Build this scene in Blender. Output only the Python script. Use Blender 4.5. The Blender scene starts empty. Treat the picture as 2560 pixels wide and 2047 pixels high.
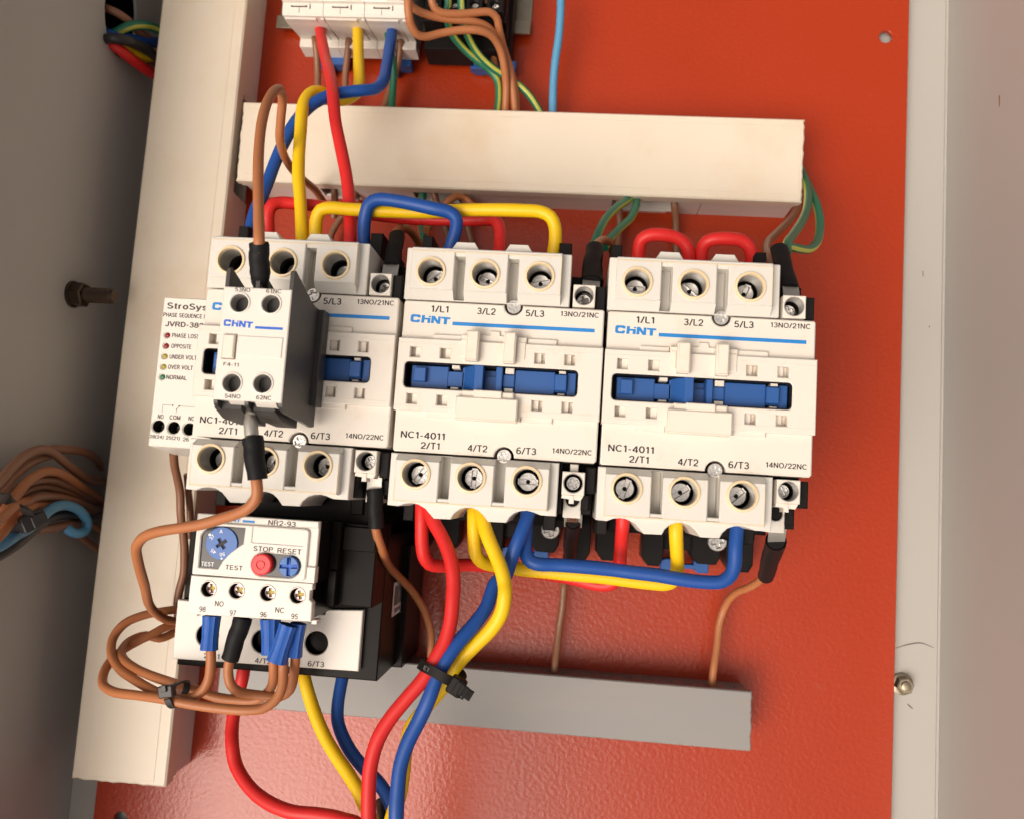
import bpy, math, random
from mathutils import Vector, Matrix
from mathutils.geometry import tessellate_polygon
random.seed(7)
scene = bpy.context.scene
COL = scene.collection
MM = 0.001

# ------------------------------------------------------------------ camera, sky, sun, exposure
cam_d = bpy.data.cameras.new("camera")
cam = bpy.data.objects.new("camera", cam_d)
COL.objects.link(cam)
cam.matrix_world = Matrix((
    (0.99552, -0.05825, 0.07454, 0.0),
    (0.06553, 0.99289, -0.09936, 0.0),
    (-0.06822, 0.10380, 0.99226, 0.4112),
    (0, 0, 0, 1)))
cam_d.sensor_fit = 'HORIZONTAL'
cam_d.sensor_width = 36.0
cam_d.lens = 28.8
cam_d.clip_start = 0.01
cam_d.clip_end = 50.0
cam_d.dof.use_dof = True
cam_d.dof.focus_distance = 0.315
cam_d.dof.aperture_fstop = 14.0
scene.camera = cam

SUN_DIR = Vector((-0.37, -0.38, 0.84)).normalized()      # direction towards the sun
world = bpy.data.worlds.new("World")
scene.world = world
world.use_nodes = True
wn = world.node_tree
sky = wn.nodes.new("ShaderNodeTexSky")
sky.sky_type = 'NISHITA'
sky.sun_disc = False
sky.sun_elevation = math.asin(SUN_DIR.z)
sky.sun_rotation = math.atan2(SUN_DIR.x, SUN_DIR.y)
sky.air_density = 0.7
sky.dust_density = 7.0
sky.ozone_density = 0.3
hs = wn.nodes.new("ShaderNodeHueSaturation")
hs.inputs["Saturation"].default_value = 0.30
wn.links.new(sky.outputs[0], hs.inputs["Color"])
tint = wn.nodes.new("ShaderNodeMix")
tint.data_type = 'RGBA'
tint.blend_type = 'MULTIPLY'
tint.inputs["Factor"].default_value = 1.0
tint.inputs["B"].default_value = (1.0, 0.91, 0.815, 1)
wn.links.new(hs.outputs[0], tint.inputs["A"])
wn.links.new(tint.outputs["Result"], wn.nodes["Background"].inputs[0])
wn.nodes["Background"].inputs[1].default_value = 0.145
sun_d = bpy.data.lights.new("sun", 'SUN')
sun_d.energy = 1.2
sun_d.angle = math.radians(40)
sun_d.color = (1.0, 0.925, 0.835)
sun = bpy.data.objects.new("sun", sun_d)
sun.rotation_euler = SUN_DIR.to_track_quat('Z', 'Y').to_euler()
sun.location = SUN_DIR * 2
COL.objects.link(sun)
scene.view_settings.view_transform = 'Standard'
scene.view_settings.look = 'None'
scene.view_settings.gamma = 1.0
scene.view_settings.exposure = 0.15

# ------------------------------------------------------------------ materials
def mat(name, col, rough=0.5, metal=0.0, spec=0.5, var=0.06, var_s=60.0, bump=0.0, bump_s=900.0, dirt=None,
        dirt_s=90.0, dirt_lo=0.58, dirt_hi=0.8, scratch=0.0, bump_d=0.0002, rough_var=0.0, stretch=None, fleck=None):
    m = bpy.data.materials.new(name)
    m.use_nodes = True
    nt = m.node_tree
    b = nt.nodes["Principled BSDF"]
    b.inputs["Roughness"].default_value = rough
    b.inputs["Metallic"].default_value = metal
    b.inputs["Specular IOR Level"].default_value = spec
    tc = nt.nodes.new("ShaderNodeNewGeometry")
    vec = tc.outputs["Position"]
    if stretch:
        mp = nt.nodes.new("ShaderNodeMapping")
        mp.inputs["Scale"].default_value = stretch
        nt.links.new(vec, mp.inputs[0])
        vec = mp.outputs[0]
    n = nt.nodes.new("ShaderNodeTexNoise")
    n.inputs["Scale"].default_value = var_s
    n.inputs["Detail"].default_value = 5
    nt.links.new(vec, n.inputs["Vector"])
    mx = nt.nodes.new("ShaderNodeMix")
    mx.data_type = 'RGBA'
    mx.inputs["A"].default_value = (*[c * (1 - var) for c in col], 1)
    mx.inputs["B"].default_value = (*[min(1, c * (1 + var)) for c in col], 1)
    nt.links.new(n.outputs[0], mx.inputs["Factor"])
    out = mx.outputs["Result"]
    if dirt:
        n2 = nt.nodes.new("ShaderNodeTexNoise")
        n2.inputs["Scale"].default_value = dirt_s
        n2.inputs["Detail"].default_value = 8
        n2.inputs["Roughness"].default_value = 0.65
        nt.links.new(vec, n2.inputs["Vector"])
        mr = nt.nodes.new("ShaderNodeMapRange")
        mr.inputs[1].default_value = dirt_lo
        mr.inputs[2].default_value = dirt_hi
        nt.links.new(n2.outputs[0], mr.inputs[0])
        m2 = nt.nodes.new("ShaderNodeMix")
        m2.data_type = 'RGBA'
        m2.inputs["B"].default_value = (*dirt, 1)
        nt.links.new(out, m2.inputs["A"])
        nt.links.new(mr.outputs[0], m2.inputs["Factor"])
        out = m2.outputs["Result"]
    if scratch:
        n4 = nt.nodes.new("ShaderNodeTexNoise")
        n4.inputs["Scale"].default_value = 2200
        n4.inputs["Detail"].default_value = 2
        nt.links.new(vec, n4.inputs["Vector"])
        r4 = nt.nodes.new("ShaderNodeMapRange")
        r4.inputs[1].default_value = 0.745
        r4.inputs[2].default_value = 0.78
        r4.inputs[4].default_value = scratch
        nt.links.new(n4.outputs[0], r4.inputs[0])
        m4 = nt.nodes.new("ShaderNodeMix")
        m4.data_type = 'RGBA'
        m4.inputs["B"].default_value = (*(fleck or [c * 0.35 for c in col]), 1)
        nt.links.new(out, m4.inputs["A"])
        nt.links.new(r4.outputs[0], m4.inputs["Factor"])
        out = m4.outputs["Result"]
    nt.links.new(out, b.inputs["Base Color"])
    if rough_var:
        rr_ = nt.nodes.new("ShaderNodeMapRange")
        rr_.inputs[3].default_value = max(0.02, rough - rough_var)
        rr_.inputs[4].default_value = rough + rough_var
        nt.links.new(n.outputs[0], rr_.inputs[0])
        nt.links.new(rr_.outputs[0], b.inputs["Roughness"])
    if bump:
        n3 = nt.nodes.new("ShaderNodeTexNoise")
        n3.inputs["Scale"].default_value = bump_s
        n3.inputs["Detail"].default_value = 2
        nt.links.new(vec, n3.inputs["Vector"])
        bp = nt.nodes.new("ShaderNodeBump")
        bp.inputs["Strength"].default_value = bump
        bp.inputs["Distance"].default_value = bump_d
        nt.links.new(n3.outputs[0], bp.inputs["Height"])
        nt.links.new(bp.outputs[0], b.inputs["Normal"])
    return m

M = {}
M['cream'] = mat('cream_plastic', (0.70, 0.64, 0.565), 0.42, var=0.03, dirt=(0.62, 0.50, 0.34), dirt_s=70, dirt_lo=0.56, dirt_hi=0.95, bump=0.12, bump_s=2500, scratch=0.5)
M['grey_white'] = mat('grey_white_plastic', (0.63, 0.60, 0.545), 0.40, var=0.03, dirt=(0.55, 0.46, 0.32), dirt_s=80, dirt_lo=0.58, dirt_hi=0.95, bump=0.12, bump_s=2500, scratch=0.5)
M['warm_white'] = mat('aged_white_plastic', (0.72, 0.65, 0.555), 0.45, var=0.04, dirt=(0.62, 0.49, 0.30), dirt_s=60, dirt_lo=0.52, dirt_hi=0.9, bump=0.12, bump_s=2500)
M['rim'] = mat('yellowed_rim', (0.72, 0.57, 0.36), 0.45, var=0.08, dirt=(0.66, 0.50, 0.28), dirt_s=200)
M['relay_white'] = mat('relay_white_plastic', (0.70, 0.655, 0.59), 0.36, var=0.02, bump=0.05, bump_s=2500)
M['bore'] = mat('grey_bore_plastic', (0.36, 0.34, 0.31), 0.3, var=0.15, var_s=120)  # bore walls, a darker grey than the blocks around them
M['black'] = mat('black_plastic', (0.010, 0.0085, 0.008), 0.5, spec=0.14, var=0.2, bump=0.2, bump_s=2600)
M['black_gloss'] = mat('glossy_black_plastic', (0.008, 0.006, 0.005), 0.28, spec=0.08, var=0.2)
M['black_soft'] = mat('dark_grey_plastic', (0.035, 0.031, 0.030), 0.45, var=0.15, bump=0.2, bump_s=2600)
M['blue'] = mat('blue_plastic', (0.018, 0.088, 0.30), 0.40, var=0.06, bump=0.1, bump_s=2500)
M['dial_blue'] = mat('dial_blue_plastic', (0.06, 0.15, 0.42), 0.42, var=0.05)
M['ink'] = mat('black_ink', (0.018, 0.014, 0.014), 0.6, var=0.1)
M['ink_grey'] = mat('grey_ink', (0.075, 0.06, 0.052), 0.6, var=0.1)
M['ink_blue'] = mat('cyan_blue_ink', (0.010, 0.20, 0.55), 0.5, var=0.05)
M['ink_navy'] = mat('deep_blue_ink', (0.015, 0.12, 0.55), 0.5, var=0.05)
M['ink_white'] = mat('white_ink', (0.75, 0.75, 0.75), 0.5)
M['duct'] = mat('cream_pvc_trunking', (0.73, 0.635, 0.51), 0.40, var=0.04, var_s=18, dirt=(0.60, 0.43, 0.27), dirt_s=16, dirt_lo=0.5, dirt_hi=1.05, bump=0.06, bump_s=1500, scratch=0.35)
M['duct_side'] = mat('pale_pvc_trunking', (0.70, 0.63, 0.58), 0.36, var=0.03, var_s=18, bump=0.05, bump_s=1500)
M['grey_pvc'] = mat('grey_pvc_trunking', (0.255, 0.240, 0.230), 0.42, var=0.05, var_s=25, dirt=(0.29, 0.25, 0.21), dirt_s=35, dirt_lo=0.6, dirt_hi=0.8, bump=0.1, bump_s=600, stretch=(0.15, 1, 1))
M['red_sheet'] = mat('orange_red_enamel', (0.365, 0.031, 0.0045), 0.29, spec=0.5, var=0.06, var_s=14, bump=0.6, bump_s=480, bump_d=0.0003, dirt=(0.36, 0.06, 0.03), dirt_s=45, dirt_lo=0.64, dirt_hi=0.9, rough_var=0.06, scratch=0.55, fleck=(0.55, 0.20, 0.13))
M['grey_paint'] = mat('grey_enamel', (0.415, 0.395, 0.365), 0.42, var=0.03, var_s=12, bump=0.25, bump_s=700, bump_d=0.00012, scratch=0.35)
M['steel'] = mat('bright_steel', (0.76, 0.74, 0.71), 0.24, metal=0.75, var=0.1, var_s=400, bump=0.3, bump_s=900)
M['tin'] = mat('tinned_copper', (0.47, 0.445, 0.40), 0.5, metal=0.75, var=0.1, var_s=300, bump=0.3, bump_s=500)
M['pink_steel'] = mat('chromated_steel', (0.72, 0.52, 0.52), 0.28, metal=0.6, var=0.15, var_s=500)
M['brass_dark'] = mat('dull_brass', (0.22, 0.17, 0.06), 0.4, metal=1.0, var=0.2, var_s=500)
M['bolt'] = mat('dull_zinc_bolt', (0.38, 0.33, 0.25), 0.36, metal=1.0, var=0.15, var_s=300, bump=0.2, bump_s=900)
M['dark_bolt'] = mat('browned_steel_bolt', (0.075, 0.053, 0.04), 0.38, metal=0.9, var=0.2, var_s=300)
M['copper'] = mat('bare_copper', (0.75, 0.30, 0.13), 0.3, metal=1.0)
M['red_w'] = mat('red_wire_pvc', (0.62, 0.018, 0.016), 0.45, spec=0.4, var=0.06, var_s=40, bump=0.1, bump_s=500)
M['yellow_w'] = mat('yellow_wire_pvc', (0.80, 0.50, 0.004), 0.45, spec=0.4, var=0.04, var_s=40, bump=0.1, bump_s=500)
M['blue_w'] = mat('blue_wire_pvc', (0.009, 0.065, 0.29), 0.45, spec=0.4, var=0.07, var_s=40, bump=0.1, bump_s=500)
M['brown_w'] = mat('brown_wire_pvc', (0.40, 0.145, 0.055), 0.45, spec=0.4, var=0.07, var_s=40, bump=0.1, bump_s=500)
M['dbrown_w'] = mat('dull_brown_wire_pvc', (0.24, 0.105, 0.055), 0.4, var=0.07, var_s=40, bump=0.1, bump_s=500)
M['green_w'] = mat('green_wire_pvc', (0.012, 0.14, 0.075), 0.36, var=0.06, var_s=40)
M['stripe_w'] = mat('yellow_stripe_pvc', (0.42, 0.42, 0.06), 0.36, var=0.06, var_s=40)
M['lblue_w'] = mat('light_blue_wire_pvc', (0.085, 0.28, 0.47), 0.45, var=0.06, var_s=40)
M['black_w'] = mat('black_wire_pvc', (0.02, 0.018, 0.018), 0.36, var=0.1)
M['sleeve'] = mat('black_heat_shrink', (0.012, 0.0115, 0.012), 0.5, spec=0.12, var=0.2, bump=0.25, bump_s=350)
M['ferrule'] = mat('blue_ferrule_plastic', (0.016, 0.095, 0.40), 0.42, var=0.15, var_s=300, bump=0.4, bump_s=400)
M['red_btn'] = mat('red_button_plastic', (0.72, 0.03, 0.035), 0.38)
M['led_red'] = mat('dark_red_lens', (0.22, 0.012, 0.012), 0.2)
M['led_yel'] = mat('dull_yellow_lens', (0.34, 0.28, 0.06), 0.2)
M['led_grn'] = mat('dull_green_lens', (0.03, 0.15, 0.07), 0.2)
M['paper'] = mat('white_sticker', (0.72, 0.68, 0.66), 0.5)
M['window'] = mat('dark_dial_window', (0.022, 0.020, 0.020), 0.15)

# ------------------------------------------------------------------ mesh building (millimetres; x right, y up, z out of the panel)
def area(l):
    return 0.5 * sum(l[i - 1][0] * l[i][1] - l[i][0] * l[i - 1][1] for i in range(len(l)))

def rect(x0, y0, x1, y1, r=0.0, n=3):
    """rounded rectangle from y-down corners"""
    xa, xb = min(x0, x1), max(x0, x1)
    ya, yb = -max(y0, y1), -min(y0, y1)
    if r <= 0:
        return [(xa, ya), (xb, ya), (xb, yb), (xa, yb)]
    out = []
    for cx, cy, a in ((xb - r, ya + r, -90), (xb - r, yb - r, 0), (xa + r, yb - r, 90), (xa + r, ya + r, 180)):
        for i in range(n + 1):
            t = math.radians(a + 90 * i / n)
            out.append((cx + r * math.cos(t), cy + r * math.sin(t)))
    return out

def circ(cx, cy, r, n=28):
    return [(cx + r * math.cos(2 * math.pi * i / n), -cy + r * math.sin(2 * math.pi * i / n)) for i in range(n)]

def poly(pts):
    return [(x, -y) for x, y in pts]

def arc(cx, cy, r, a0, a1, n=10):
    """y-down arc points, angles in degrees measured clockwise on screen from +x"""
    return [(cx + r * math.cos(math.radians(a0 + (a1 - a0) * i / n)), cy + r * math.sin(math.radians(a0 + (a1 - a0) * i / n))) for i in range(n + 1)]

def inset(l, b):
    out = []
    n = len(l)
    for i in range(n):
        p, c, q = l[i - 1], l[i], l[(i + 1) % n]
        d1 = Vector((c[0] - p[0], c[1] - p[1]))
        d2 = Vector((q[0] - c[0], q[1] - c[1]))
        if d1.length < 1e-9 or d2.length < 1e-9:
            out.append(c)
            continue
        d1.normalize()
        d2.normalize()
        n1 = Vector((-d1.y, d1.x))
        n2 = Vector((-d2.y, d2.x))
        k = 1 + n1.dot(n2)
        o = (n1 + n2) * (b / max(k, 0.35))
        out.append((c[0] + o.x, c[1] + o.y))
    return out

# simple grotesque stroke alphabet: width and strokes in a unit-high box (y up)
def EA(cx, cy, rx, ry, a0, a1, n=12):
    return [(cx + rx * math.cos(math.radians(a0 + (a1 - a0) * i / n)), cy + ry * math.sin(math.radians(a0 + (a1 - a0) * i / n))) for i in range(n + 1)]
GL = {
 '0': (0.56, [EA(.28, .5, .23, .45, 0, 360, 20)]),
 '1': (0.40, [[(.06, .76), (.17, .84), (.26, .98), (.26, 0)]]),
 '2': (0.56, [[(.05, .70)] + EA(.28, .71, .22, .24, 165, -20, 10) + [(.40, .44), (.14, .20), (.06, .05)], [(.03, .05), (.54, .05)]]),
 '3': (0.56, [EA(.27, .72, .20, .23, 160, -80, 10) + [(.20, .51)], [(.20, .51)] + EA(.27, .28, .23, .23, 85, -160, 12)]),
 '4': (0.58, [[(.42, 0), (.42, .97), (.03, .27), (.57, .27)]]),
 '5': (0.56, [[(.50, .94), (.13, .94), (.07, .50)] + EA(.27, .32, .23, .27, 125, -155, 12)]),
 '6': (0.56, [EA(.28, .30, .22, .25, 0, 360, 16), EA(.34, .48, .29, .47, 60, 195, 10)]),
 '7': (0.54, [[(.03, .94), (.51, .94), (.34, .62), (.23, .30), (.19, 0)]]),
 '8': (0.56, [EA(.28, .74, .19, .21, 0, 360, 16), EA(.28, .28, .23, .24, 0, 360, 16)]),
 '9': (0.56, [EA(.28, .68, .22, .26, 0, 360, 16), EA(.22, .50, .29, .46, -115, 15, 10)]),
 '/': (0.36, [[(.02, -.02), (.34, 1.0)]]),
 '-': (0.34, [[(.04, .38), (.30, .38)]]),
 '(': (0.28, [EA(.34, .42, .26, .62, 112, 248, 10)]),
 ')': (0.28, [EA(-.06, .42, .26, .62, -68, 68, 10)]),
 ' ': (0.30, []),
 'A': (0.66, [[(.02, 0), (.33, 1), (.64, 0)], [(.13, .33), (.53, .33)]]),
 'C': (0.68, [EA(.37, .5, .31, .45, 42, 318, 18)]),
 'D': (0.66, [[(.08, 0), (.08, 1)], [(.08, .95), (.30, .95)] + EA(.30, .5, .29, .45, 90, -90, 12) + [(.08, .05)]]),
 'E': (0.58, [[(.08, 0), (.08, 1)], [(.08, .95), (.55, .95)], [(.08, .52), (.50, .52)], [(.08, .05), (.57, .05)]]),
 'F': (0.55, [[(.08, 0), (.08, 1)], [(.08, .95), (.54, .95)], [(.08, .50), (.47, .50)]]),
 'H': (0.68, [[(.08, 0), (.08, 1)], [(.60, 0), (.60, 1)], [(.08, .52), (.60, .52)]]),
 'I': (0.22, [[(.11, 0), (.11, 1)]]),
 'J': (0.50, [[(.42, 1), (.42, .28)] + EA(.24, .27, .18, .22, 0, -180, 10)]),
 'L': (0.52, [[(.08, 1), (.08, .05), (.52, .05)]]),
 'M': (0.78, [[(.08, 0), (.08, 1), (.39, .08), (.70, 1), (.70, 0)]]),
 'N': (0.68, [[(.08, 0), (.08, 1), (.60, 0), (.60, 1)]]),
 'O': (0.74, [EA(.37, .5, .31, .45, 0, 360, 24)]),
 'P': (0.62, [[(.08, 0), (.08, 1)], [(.08, .95), (.36, .95)] + EA(.36, .72, .20, .23, 90, -90, 10) + [(.08, .49)]]),
 'Q': (0.74, [EA(.37, .5, .31, .45, 0, 360, 24), [(.46, .24), (.70, -.03)]]),
 'R': (0.66, [[(.08, 0), (.08, 1)], [(.08, .95), (.38, .95)] + EA(.38, .73, .19, .22, 90, -90, 10) + [(.08, .51)], [(.36, .50), (.46, .42), (.54, .16), (.60, 0)]]),
 'S': (0.62, [EA(.31, .73, .22, .22, 25, 180, 10) + [(.14, .60), (.31, .52), (.50, .42)] + EA(.31, .27, .24, .22, 20, -165, 10)]),
 'T': (0.58, [[(.29, 0), (.29, 1)], [(.01, .95), (.57, .95)]]),
 'U': (0.68, [[(.08, 1), (.08, .32)] + EA(.34, .32, .26, .27, 180, 360, 12) + [(.60, 1)]]),
 'V': (0.64, [[(.02, 1), (.32, .02), (.62, 1)]]),
 'Y': (0.64, [[(.02, 1), (.32, .45), (.62, 1)], [(.32, .47), (.32, 0)]]),
 'o': (0.54, [EA(.27, .36, .21, .31, 0, 360, 18)]),
 't': (0.32, [[(.15, .92), (.15, .14), (.20, .05), (.30, .05)], [(.02, .68), (.30, .68)]]),
 'r': (0.36, [[(.08, 0), (.08, .72)], [(.08, .50)] + EA(.26, .48, .17, .20, 170, 80, 6)]),
 'y': (0.50, [[(.02, .72), (.25, .02)], [(.48, .72), (.22, -.10), (.14, -.22), (.03, -.22)]]),
 's': (0.50, [EA(.25, .52, .17, .15, 20, 180, 8) + [(.16, .40), (.36, .32)] + EA(.25, .20, .18, .16, 20, -160, 8)]),
}
_text_cache = {}
def split_sharp(strokes):
    out = []
    for st in strokes:
        cur = [st[0]]
        for i in range(1, len(st) - 1):
            cur.append(st[i])
            d1 = Vector((st[i][0] - st[i - 1][0], st[i][1] - st[i - 1][1])).normalized()
            d2 = Vector((st[i + 1][0] - st[i][0], st[i + 1][1] - st[i][1])).normalized()
            if d1.dot(d2) < 0.3:
                out.append(cur)
                cur = [st[i]]
        cur.append(st[-1])
        out.append(cur)
    return out

def text_geo(s, th):
    key = (s, th)
    if key in _text_cache:
        return _text_cache[key]
    vs, fs, zs = [], [], []
    x0 = 0.0
    lvl = 0
    for ch in s:
        w, strokes = GL[ch]
        for st in split_sharp(strokes):
            closed = len(st) > 3 and abs(st[0][0] - st[-1][0]) + abs(st[0][1] - st[-1][1]) < 1e-6
            pts = [Vector(p) for p in (st[:-1] if closed else st)]
            n = len(pts)
            k = len(vs)
            lvl = (lvl + 1) % 4
            for i in range(n):
                a = pts[i - 1] if (i > 0 or closed) else None
                b = pts[(i + 1) % n] if (i < n - 1 or closed) else None
                d1 = (pts[i] - a).normalized() if a is not None else None
                d2 = (b - pts[i]).normalized() if b is not None else None
                if d1 is None:
                    d1 = d2
                if d2 is None:
                    d2 = d1
                n1 = Vector((-d1.y, d1.x))
                n2 = Vector((-d2.y, d2.x))
                m = (n1 + n2)
                m = m / max(0.6, 1 + n1.dot(n2)) if m.length > 1e-6 else n1
                for sg in (1, -1):
                    q = pts[i] + m * (sg * th / 2)
                    vs.append((x0 + q.x, q.y))
                    zs.append(lvl * 0.004)
            for i in range(n if closed else n - 1):
                j = (i + 1) % n
                fs.append((k + 2 * i + 1, k + 2 * j + 1, k + 2 * j, k + 2 * i))
        x0 += w + 0.11
    ys = [v[1] for v in vs]
    xs = [v[0] for v in vs]
    _text_cache[key] = (vs, fs, min(xs), max(xs), min(ys), max(ys), zs)
    return _text_cache[key]

class MB:
    def __init__(self):
        self.v, self.f, self.m = [], [], []

    def add(self, vs, fs, mi=0, xf=None):
        k = len(self.v)
        if xf is not None:
            vs = [xf @ Vector(p) for p in vs]
        self.v += [tuple(p) for p in vs]
        self.f += [tuple(i + k for i in f) for f in fs]
        self.m += [mi] * len(fs)

    def slab(self, loops, z0, z1, bev=0.0, mi=0, bottom=False, xf=None, top=True):
        if loops and not isinstance(loops[0], list):
            loops = [loops]
        ls = []
        for i, l in enumerate(loops):
            a = area(l)
            if (a > 0) != (i == 0):
                l = l[::-1]
            ls.append(list(l))
        vs, fs = [], []
        tops = []
        for l in ls:
            n = len(l)
            k = len(vs)
            rings = [(l, z0), (l, z1 - bev)]
            if bev > 0:
                rings.append((inset(l, bev), z1))
            for rl, z in rings:
                vs += [(p[0], p[1], z) for p in rl]
            for r in range(len(rings) - 1):
                for i in range(n):
                    j = (i + 1) % n
                    fs.append((k + r * n + i, k + r * n + j, k + (r + 1) * n + j, k + (r + 1) * n + i))
            tops.append(list(range(k + (len(rings) - 1) * n, k + len(rings) * n)))
        def cap(idx, flip):
            lp = [[Vector((vs[i][0], vs[i][1], 0)) for i in t] for t in idx]
            flat = [i for t in idx for i in t]
            for t in tessellate_polygon(lp):
                a, b, c = (flat[i] for i in t)
                s = (vs[b][0] - vs[a][0]) * (vs[c][1] - vs[a][1]) - (vs[c][0] - vs[a][0]) * (vs[b][1] - vs[a][1])
                if abs(s) < 1e-10:
                    continue
                if (s < 0) != flip:
                    a, c = c, a
                fs.append((a, b, c))
        if top:
            cap(tops, False)
        if bottom:
            base, k = [], 0
            for l in ls:
                base.append(list(range(k, k + len(l))))
                k += len(l) * (3 if bev > 0 else 2)
            cap(base, True)
        self.add(vs, fs, mi, xf)

    def box(self, x0, y0, x1, y1, z0, z1, bev=0.0, mi=0, xf=None, r=0.0, bottom=False):
        self.slab(rect(x0, y0, x1, y1, r), z0, z1, bev, mi, bottom, xf)

    def prism_x(self, prof, x0, x1, mi=0):
        """profile of (y_down, z) extruded along x"""
        n = len(prof)
        a = sum(prof[i - 1][0] * prof[i][1] - prof[i][0] * prof[i - 1][1] for i in range(n))
        if a > 0:
            prof = prof[::-1]
        # in (y_up, z) the loop is now counter-clockwise seen from +x
        vs = [(x0, -y, z) for y, z in prof] + [(x1, -y, z) for y, z in prof]
        fs = [(i, (i + 1) % n, n + (i + 1) % n, n + i) for i in range(n)]
        for t in tessellate_polygon([[Vector((-y, z, 0)) for y, z in prof]]):
            p = [(-prof[i][0], prof[i][1]) for i in t]
            s = (p[1][0] - p[0][0]) * (p[2][1] - p[0][1]) - (p[2][0] - p[0][0]) * (p[1][1] - p[0][1])
            t = t if s > 0 else t[::-1]
            fs.append(tuple(n + i for i in t))
            fs.append(tuple(i for i in t[::-1]))
        self.add(vs, [f if len(f) == 3 else f[::-1] for f in fs] if False else fs, mi)

    def lathe(self, cx, cy, prof, n=28, mi=0, xf=None, cap_end=False, cap_start=False):
        """profile of (radius, z) round an axis out of the panel, y down centre"""
        vs, fs = [], []
        for r, z in prof:
            for i in range(n):
                a = 2 * math.pi * i / n
                vs.append((cx + r * math.cos(a), -cy + r * math.sin(a), z))
        for k in range(len(prof) - 1):
            for i in range(n):
                j = (i + 1) % n
                fs.append((k * n + i, k * n + j, (k + 1) * n + j, (k + 1) * n + i))
        if cap_end:
            fs.append(tuple((len(prof) - 1) * n + i for i in range(n)))
        if cap_start:
            fs.append(tuple(reversed(range(n))))
        self.add(vs, fs, mi, xf)

    def flat(self, loop, z, mi=0):
        l = loop if area(loop) > 0 else loop[::-1]
        fs = []
        for t in tessellate_polygon([[Vector((p[0], p[1], 0)) for p in l]]):
            a, b, c = t
            s = (l[b][0] - l[a][0]) * (l[c][1] - l[a][1]) - (l[c][0] - l[a][0]) * (l[b][1] - l[a][1])
            fs.append((a, b, c) if s > 0 else (c, b, a))
        self.add([(p[0], p[1], z) for p in l], fs, mi)

    def text(self, s, cx, cy, w, h, z, mi=0, rot=0.0, th=0.16):
        vs, fs, xa, xb, ya, yb, zs = text_geo(s, th)
        sx, sy = w / (xb - xa), h / (yb - ya)
        c, sn = math.cos(math.radians(rot)), math.sin(math.radians(rot))
        out = []
        for (x, y), dz in zip(vs, zs):
            px, py = (x - (xa + xb) / 2) * sx, (y - (ya + yb) / 2) * sy
            out.append((cx + c * px - sn * py, -cy + sn * px + c * py, z + dz))
        self.add(out, fs, mi)

    def tube(self, path, r, n=12, mi=0, stripe=None, stripe_mi=1, caps=True, radii=None, flat=1.0):
        """swept tube through a list of points"""
        P = [Vector(p) for p in path]
        T = []
        for i in range(len(P)):
            d = P[min(i + 1, len(P) - 1)] - P[max(i - 1, 0)]
            T.append(d.normalized() if d.length > 1e-9 else Vector((0, 0, 1)))
        ref = Vector((0, 0, 1)) if abs(T[0].z) < 0.9 else Vector((1, 0, 0))
        N = (ref - T[0] * ref.dot(T[0])).normalized()
        vs = []
        for i, p in enumerate(P):
            N = (N - T[i] * N.dot(T[i]))
            if N.length < 1e-6:
                N = T[i].orthogonal()
            N.normalize()
            Bn = T[i].cross(N)
            rr_ = radii[i] if radii else r
            for k in range(n):
                a = 2 * math.pi * k / n
                q = p + N * (math.cos(a) * rr_ * flat) + Bn * (math.sin(a) * rr_)
                vs.append(tuple(q))
        fs, ms = [], []
        for i in range(len(P) - 1):
            for k in range(n):
                j = (k + 1) % n
                fs.append((i * n + k, i * n + j, (i + 1) * n + j, (i + 1) * n + k))
                ms.append(stripe_mi if stripe and k in stripe else mi)
        if caps:
            fs.append(tuple(reversed(range(n))))
            fs.append(tuple((len(P) - 1) * n + k for k in range(n)))
            ms += [mi, mi]
        k0 = len(self.v)
        self.v += vs
        self.f += [tuple(i + k0 for i in f) for f in fs]
        self.m += ms

    def ribbon(self, path, wdir, width, thick, mi=0):
        P = [Vector(p) for p in path]
        vs, fs = [], []
        wd = Vector(wdir).normalized()
        for i in range(len(P)):
            t = (P[min(i + 1, len(P) - 1)] - P[max(i - 1, 0)]).normalized()
            w = (wd - t * wd.dot(t)).normalized()
            nn = t.cross(w)
            for a, b in ((-1, -1), (1, -1), (1, 1), (-1, 1)):
                vs.append(P[i] + w * (a * width / 2) + nn * (b * thick / 2))
        for i in range(len(P) - 1):
            for k in range(4):
                j = (k + 1) % 4
                fs.append((i * 4 + k, i * 4 + j, (i + 1) * 4 + j, (i + 1) * 4 + k))
        fs.append((3, 2, 1, 0))
        e = (len(P) - 1) * 4
        fs.append((e, e + 1, e + 2, e + 3))
        self.add(vs, fs, mi)

    def build(self, name, mats, parent=None, origin=(0, 0, 0), smooth=True, sharp=38):
        me = bpy.data.meshes.new(name)
        ox, oy, oz = origin
        me.from_pydata([((x - ox) * MM, (y - oy) * MM, (z - oz) * MM) for x, y, z in self.v], [], self.f)
        for mt in (mats if isinstance(mats, (list, tuple)) else [mats]):
            me.materials.append(M[mt])
        me.polygons.foreach_set("material_index", self.m)
        me.update()
        if smooth:
            me.polygons.foreach_set("use_smooth", [True] * len(me.polygons))
            me.set_sharp_from_angle(angle=math.radians(sharp))
        o = bpy.data.objects.new(name, me)
        COL.objects.link(o)
        if parent is not None:
            o.parent = parent
        else:
            o.location = (ox * MM, oy * MM, oz * MM)
        return o

def tag(o, label, cat, group=None):
    o['label'] = label
    o['category'] = cat
    if group:
        o['group'] = group
    return o

def thing(name, label, cat, loc=(0, 0, 0), group=None):
    o = bpy.data.objects.new(name, None)
    o.empty_display_size = 0.01
    COL.objects.link(o)
    o.location = [c * MM for c in loc]
    return tag(o, label, cat, group)

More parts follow.
